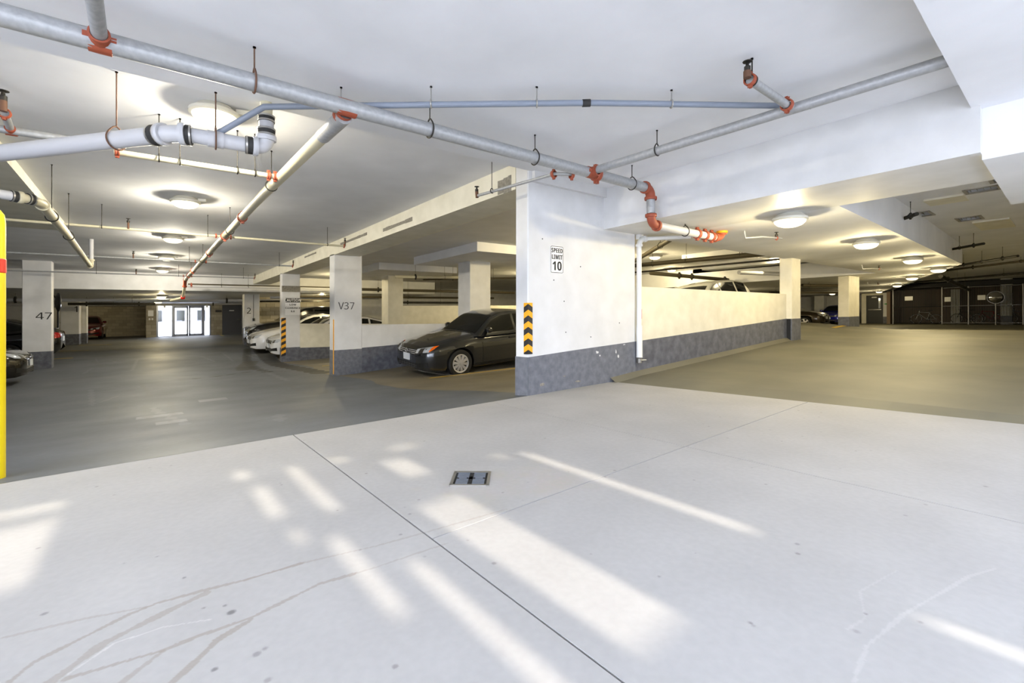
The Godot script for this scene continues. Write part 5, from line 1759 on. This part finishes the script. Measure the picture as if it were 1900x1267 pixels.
func car(called: String, label: String, c: Dictionary, col: Color, at: Vector2, head: Vector2, opt := {}) -> Node3D:
	var t := thing(called, label, "car")
	head = head.normalized()
	var rgt := Vector2(-head.y, head.x)   # a quarter turn in (r, l), sign fixed below
	var f := (G(at.x + head.x * 1.4, at.y + head.y * 1.4) - G(at.x - head.x * 1.3, at.y - head.y * 1.3)).normalized()
	var sd := (G(at.x + rgt.x * 0.8, at.y + rgt.y * 0.8) - G(at.x - rgt.x * 0.8, at.y - rgt.y * 0.8)).normalized()
	var up := sd.cross(f)
	up = (up if up.y > 0 else -up).normalized()
	var b := Basis(f, up, f.cross(up).normalized())
	var base := (G(at.x + head.x * 1.4, at.y + head.y * 1.4) + G(at.x - head.x * 1.3, at.y - head.y * 1.3)) * 0.5
	t.transform = Transform3D(b, base)
	var body := StandardMaterial3D.new()
	body.resource_name = called + "_paint"
	body.albedo_color = col
	body.roughness = 0.22
	body.metallic = opt.get("metal", 0.25)
	body.clearcoat_enabled = true
	body.clearcoat = 1.0
	body.clearcoat_roughness = 0.05
	var xr: float = c.w[0][0]
	var xf: float = c.w[-1][0]
	# lower shell
	var ss := {}
	for s in steps(xr, xf, 0.07):
		ss[snappedf(s, 0.0001)] = true
	for q in c.w + c.top:
		ss[float(q[0])] = true
	for x in c.wheels:
		for i in 25:
			ss[snappedf(x - c.arch * cos(PI * i / 24.0), 0.0001)] = true
	var keys := ss.keys()
	keys.sort()
	var rows := []
	for s in keys:
		var h := half_section(c, s)
		var row := []
		for i in 8:
			row.append(Vector3(s, h[i].y, h[i].x))
		for i in range(6, -1, -1):
			row.append(Vector3(s, h[i].y, -h[i].x))
		rows.append(row)
	var st := mb()
	grid(st, rows, true)
	for e in [0, -1]:
		var row = rows[e]
		var mid: Vector3 = (row[0] + row[14] + row[7]) / 3.0
		st.set_smooth_group(1)
		for i in 14:
			var p: Array = [mid, row[i + 1], row[i]] if e == 0 else [mid, row[i], row[i + 1]]
			for v in p:
				st.add_vertex(v)
	smooth(st)
	obj("body", st, body, t)
	# cabin
	var roof_m: Material = M.car_glass if opt.get("dark_roof", false) else body
	rows = []
	for s in steps(c.roof[0][0], c.roof[-1][0], 0.06):
		var h := cabin_half(c, s)
		var row := []
		for i in 6:
			row.append(Vector3(s, h[i].y, h[i].x))
		for i in range(4, -1, -1):
			row.append(Vector3(s, h[i].y, -h[i].x))
		rows.append(row)
	st = mb()
	grid(st, rows, true)
	smooth(st)
	obj("cabin", st, body, t)
	for g in c.glass:
		rows = []
		for s in steps(g[0], g[1], 0.06):
			var zz: float = cabin_half(c, s)[2].x * 0.93
			var row := []
			for i in 13:
				var z := lerpf(-zz, zz, i / 12.0)
				row.append(Vector3(s, cabin_top(c, s, z) + 0.009, z))
			rows.append(row)
		st = mb()
		grid(st, rows)
		smooth(st)
		obj("windscreen" if g[0] > 0 else "rear_window", st, M.car_glass, t)
	if opt.get("dark_roof", false):
		rows = []
		for s in steps(c.glass[0][1] + 0.05, c.glass[1][0] - 0.03, 0.1):
			var zz: float = cabin_half(c, s)[3].x
			var row := []
			for i in 9:
				var z := lerpf(-zz, zz, i / 8.0)
				row.append(Vector3(s, cabin_top(c, s, z) + 0.006, z))
			rows.append(row)
		st = mb()
		grid(st, rows)
		smooth(st)
		obj("roof_panel", st, M.car_glass, t, "black roof panel")
	for side in [-1, 1]:
		for g in c.side:
			rows = []
			for s in steps(g[0], g[1], 0.06):
				var y0: float = pw(c.top, s) + 0.03
				var y1: float = maxf(y0, pw(c.roof, s) - 0.085)
				var row := []
				for j in 4:
					var y := lerpf(y0, y1, j / 3.0)
					row.append(Vector3(s, y, side * (cabin_w(c, y) + 0.007)))
				rows.append(row)
			st = mb()
			grid(st, rows, side < 0)
			smooth(st)
			obj("side_window", st, M.car_glass, t)
		for s in c.seams:
			obj("door_seam", side_patch(c, side, s - 0.006, s + 0.006, 0.3, pw(c.top, s) - 0.06, 0.004, 1), M.under_black, t)
		obj("sill", side_patch(c, side, c.wheels[1] + c.arch, c.wheels[0] - c.arch, pw(c.bot, 0) + 0.005, pw(c.bot, 0) + 0.07, 0.012), M.under_black, t)
		for s in [c.seams[1] + 0.12, c.seams[0] + 0.12]:
			st = mb()
			lbox(st, Vector3(s, pw(c.top, s) - 0.14, side * (half_width(c, s, pw(c.top, s) - 0.14) + 0.02)), Vector3(0.09, 0.013, 0.014))
			obj("door_handle", st, body, t)
		# mirror
		var ms: float = c.side[2][1] - 0.04
		var my: float = pw(c.top, ms) + 0.09
		st = mb()
		lathe(st, [[0.0, -0.07], [0.05, -0.055], [0.07, -0.01], [0.068, 0.03], [0.055, 0.05], [0, 0.05]], Vector3(ms, my, side * (cabin_w(c, my) + 0.13)), Basis(Vector3(-1, 0, 0), Vector3(0, 1, 0), Vector3(0, 0, -1.5)), 16)
		lbox(st, Vector3(ms, my - 0.04, side * (cabin_w(c, my) + 0.05)), Vector3(0.03, 0.015, 0.07))
		var mo := obj("wing_mirror", st, body, t)
		st = mb()
		lathe(st, [[0.0, 0.052], [0.05, 0.0515]], Vector3(ms, my, side * (cabin_w(c, my) + 0.13)), Basis(Vector3(-1, 0, 0), Vector3(0, 1, 0), Vector3(0, 0, -1.5)), 16)
		obj("mirror_glass", st, M.mirror_glass, mo)
		# lights
		var yt := pw(c.top, 2.15)
		var hl := obj("headlight", end_patch(c, 1, side * 0.4, side * 0.735, [yt - 0.155, yt - 0.06], [yt - 0.115, yt + 0.01], 0.008, 12), M.lens_clear, t, "clear headlight")
		obj("lamp_core", end_patch(c, 1, side * 0.5, side * 0.63, [yt - 0.14, yt - 0.05], [yt - 0.13, yt - 0.03], 0.011, 5), M.dark_steel, hl)
		obj("indicator", end_patch(c, 1, side * 0.735, side * 0.775, [yt - 0.115, yt + 0.01], [yt - 0.06, yt + 0.02], 0.011, 6), M.lens_amber if opt.get("emblem", false) else M.lens_clear, t, "amber indicator" if opt.get("emblem", false) else "")
		var yr := pw(c.top, xr + 0.2)
		obj("tail_light", end_patch(c, -1, side * 0.42, side * 0.77, [yr - 0.2, yr - 0.08], [yr - 0.24, yr - 0.05], 0.008, 10), M.lens_red, t, "red tail light")
		obj("fog_vent", end_patch(c, 1, side * 0.46, side * 0.74, [0.28, 0.36], [0.3, 0.41], 0.007, 8), M.under_black, t)
	# nose
	var yg := pw(c.top, 2.2)
	var gr := obj("grille", end_patch(c, 1, -0.4, 0.4, [yg - 0.17, yg - 0.055], [yg - 0.17, yg - 0.055], 0.004, 10), M.under_black, t)
	for k in 3:
		var y := yg - 0.15 + k * 0.035
		obj("slat", end_patch(c, 1, -0.4, 0.4, [y, y + 0.011], [y, y + 0.011], 0.012, 10, 1), M.chrome, gr)
	var lg := obj("lower_grille", end_patch(c, 1, -0.46, 0.46, [0.26, 0.37], [0.27, 0.36], 0.005, 10), M.under_black, t)
	for k in 2:
		var y := 0.285 + k * 0.04
		obj("slat", end_patch(c, 1, -0.45, 0.45, [y, y + 0.009], [y, y + 0.009], 0.009, 10, 1), M.faded_letter, lg)
	for k in 7:
		var z := -0.36 + k * 0.12
		obj("slat", end_patch(c, 1, z, z + 0.012, [0.265, 0.365], [0.265, 0.365], 0.009, 1, 1), M.faded_letter, lg)
	st = mb()
	lbox(st, Vector3(xf + 0.016, yg - 0.25 + 0.01, 0), Vector3(0.008, 0.075, 0.15))
	obj("number_plate", st, M.plate, t)
	st = mb()
	lbox(st, Vector3(xr - 0.012, 0.72, 0), Vector3(0.008, 0.075, 0.15))
	obj("number_plate", st, M.plate, t)
	# emblem: a ring with a pair of folded strokes
	st = mb()
	var eo := Vector3(xf + 0.02, yg - 0.105, 0)
	ring(st, eo, Basis(Vector3.RIGHT, Vector3.UP, Vector3.BACK), 0.055, 0.006, 24, 6)
	if opt.get("emblem", false):
		for q in [[[-0.03, 0.044], [0.0, 0.004]], [[0.0, 0.004], [0.03, 0.044]], [[-0.05, 0.018], [-0.026, -0.044]], [[-0.026, -0.044], [0.0, -0.006]], [[0.0, -0.006], [0.026, -0.044]], [[0.026, -0.044], [0.05, 0.018]]]:
			tube(st, [eo + Vector3(0, q[0][1], q[0][0]), eo + Vector3(0, q[1][1], q[1][0])], 0.0055, 6)
	obj("emblem", st, M.chrome, t, "chrome ring emblem")
	# underside and wheels
	st = mb()
	lbox(st, Vector3(0, 0.34, 0), Vector3(1.0, 0.13, 0.78))
	lbox(st, Vector3(1.45, 0.45, 0), Vector3(0.6, 0.2, 0.56))
	lbox(st, Vector3(-1.35, 0.5, 0), Vector3(0.6, 0.22, 0.56))
	obj("underbody", st, M.under_black, t)
	for x in c.wheels:
		for side in [-1, 1]:
			wheel(t, Vector3(x, c.wr, side * (pw(c.w, x) - 0.115)), side, c.wr, opt.get("spokes", 5))
	return t


func wheel(t: Node, o: Vector3, side: int, r: float, spokes: int) -> void:
	var b := Basis(Vector3(0, 0, side), Vector3.UP, Vector3(-side, 0, 0))
	var st := mb()
	lathe(st, [[r * 0.66, -0.1], [r * 0.9, -0.105], [r * 0.985, -0.085], [r, -0.05], [r, 0.05], [r * 0.985, 0.085], [r * 0.9, 0.105], [r * 0.69, 0.1], [r * 0.66, 0.09]], o, b, 36)
	var w := obj("wheel", st, M.tyre, t)
	st = mb()
	lathe(st, [[0, 0.055], [r * 0.66, 0.05]], o, b, 28)
	obj("wheel_well", st, M.under_black, w)
	st = mb()
	lathe(st, [[r * 0.585, 0.06], [r * 0.59, 0.088], [r * 0.65, 0.098], [r * 0.69, 0.094]], o, b, 36)
	lathe(st, [[0, 0.1], [r * 0.1, 0.098], [r * 0.17, 0.085], [r * 0.18, 0.06]], o, b, 20)
	for k in spokes:
		var a := TAU * (k + 0.25) / spokes
		var d := b.y * cos(a) + b.z * sin(a)
		var e := b.x.cross(d)
		var w0 := r * (0.055 if spokes > 6 else 0.09)
		var w1 := r * (0.115 if spokes > 6 else 0.13)
		var z0 := b.x * 0.092
		var z1 := b.x * 0.088
		var p := o + d * r * 0.1
		var q := o + d * r * 0.61
		hexa(st, [p - e * w0 + b.x * 0.05, q - e * w1 + b.x * 0.05, p - e * w0 + z0, q - e * w1 + z1, p + e * w0 + b.x * 0.05, q + e * w1 + b.x * 0.05, p + e * w0 + z0, q + e * w1 + z1])
	obj("wheel_cover", st, M.rim, w, "silver spoked wheel cover")


func build_cars() -> void:
	car("sedan_car", "dark grey sedan with silver ten spoke wheels parked behind the sign wall", SEDAN, Color(0.13, 0.14, 0.155), Vector2(7.1, 9.68), Vector2(-1, 0), {"spokes": 10, "emblem": true, "metal": 0.3})
	car("hatchback_car", "white car with black roof half hidden behind the caution column", HATCH, Color(0.88, 0.88, 0.88), Vector2(5.75, 17.75), Vector2(-1, 0), {"metal": 0.0, "dark_roof": true})
	car("hatchback_car", "white sporty car parked between black car and caution column", HATCH, Color(0.9, 0.9, 0.9), Vector2(5.5, 20.0), Vector2(-1, 0), {"metal": 0.0, "dark_roof": true})
	car("wagon_car", "black car parked beside the column numbered 2", TALL, Color(0.06, 0.06, 0.065), Vector2(5.75, 22.3), Vector2(-1, 0))
	car("sedan_car", "brown black sedan nose beside the yellow bollard", SEDAN, Color(0.1, 0.085, 0.065), Vector2(-4.5, 15.7), Vector2(1, 0), {"metal": 0.6})
	car("sedan_car", "black sedan with red tail light behind the column stencilled 47", SEDAN, Color(0.07, 0.065, 0.06), Vector2(-4.35, 20.9), Vector2(-1, 0))
	car("hatchback_car", "red car parked in the dark garage bay", HATCH, Color(0.45, 0.06, 0.05), Vector2(-2.85, 38.6), Vector2(0, -1))
	car("sport_utility_car", "white sport utility vehicle showing its roof over the ramp half wall", TALL, Color(0.85, 0.85, 0.83), Vector2(14.4, 7.9), Vector2(-1, 0), {"metal": 0.0})
	car("sport_utility_car", "brown sport utility vehicle parked past the cream ramp column", TALL, Color(0.22, 0.18, 0.12), Vector2(32.6, 12.0), Vector2(0, -1))
	car("sedan_car", "bright blue sedan parked nose out near the exit door", SEDAN, Color(0.07, 0.09, 0.5), Vector2(42.0, 11.6), Vector2(-1, 0))


func _ready() -> void:
	rng.seed = 11
	set_view()
	make_materials()
	build_floor()
	build_structure()
	build_outside()
	build_entrance()
	build_pipes()
	build_lamps()
	build_signs()
	build_cage()
	build_cars()
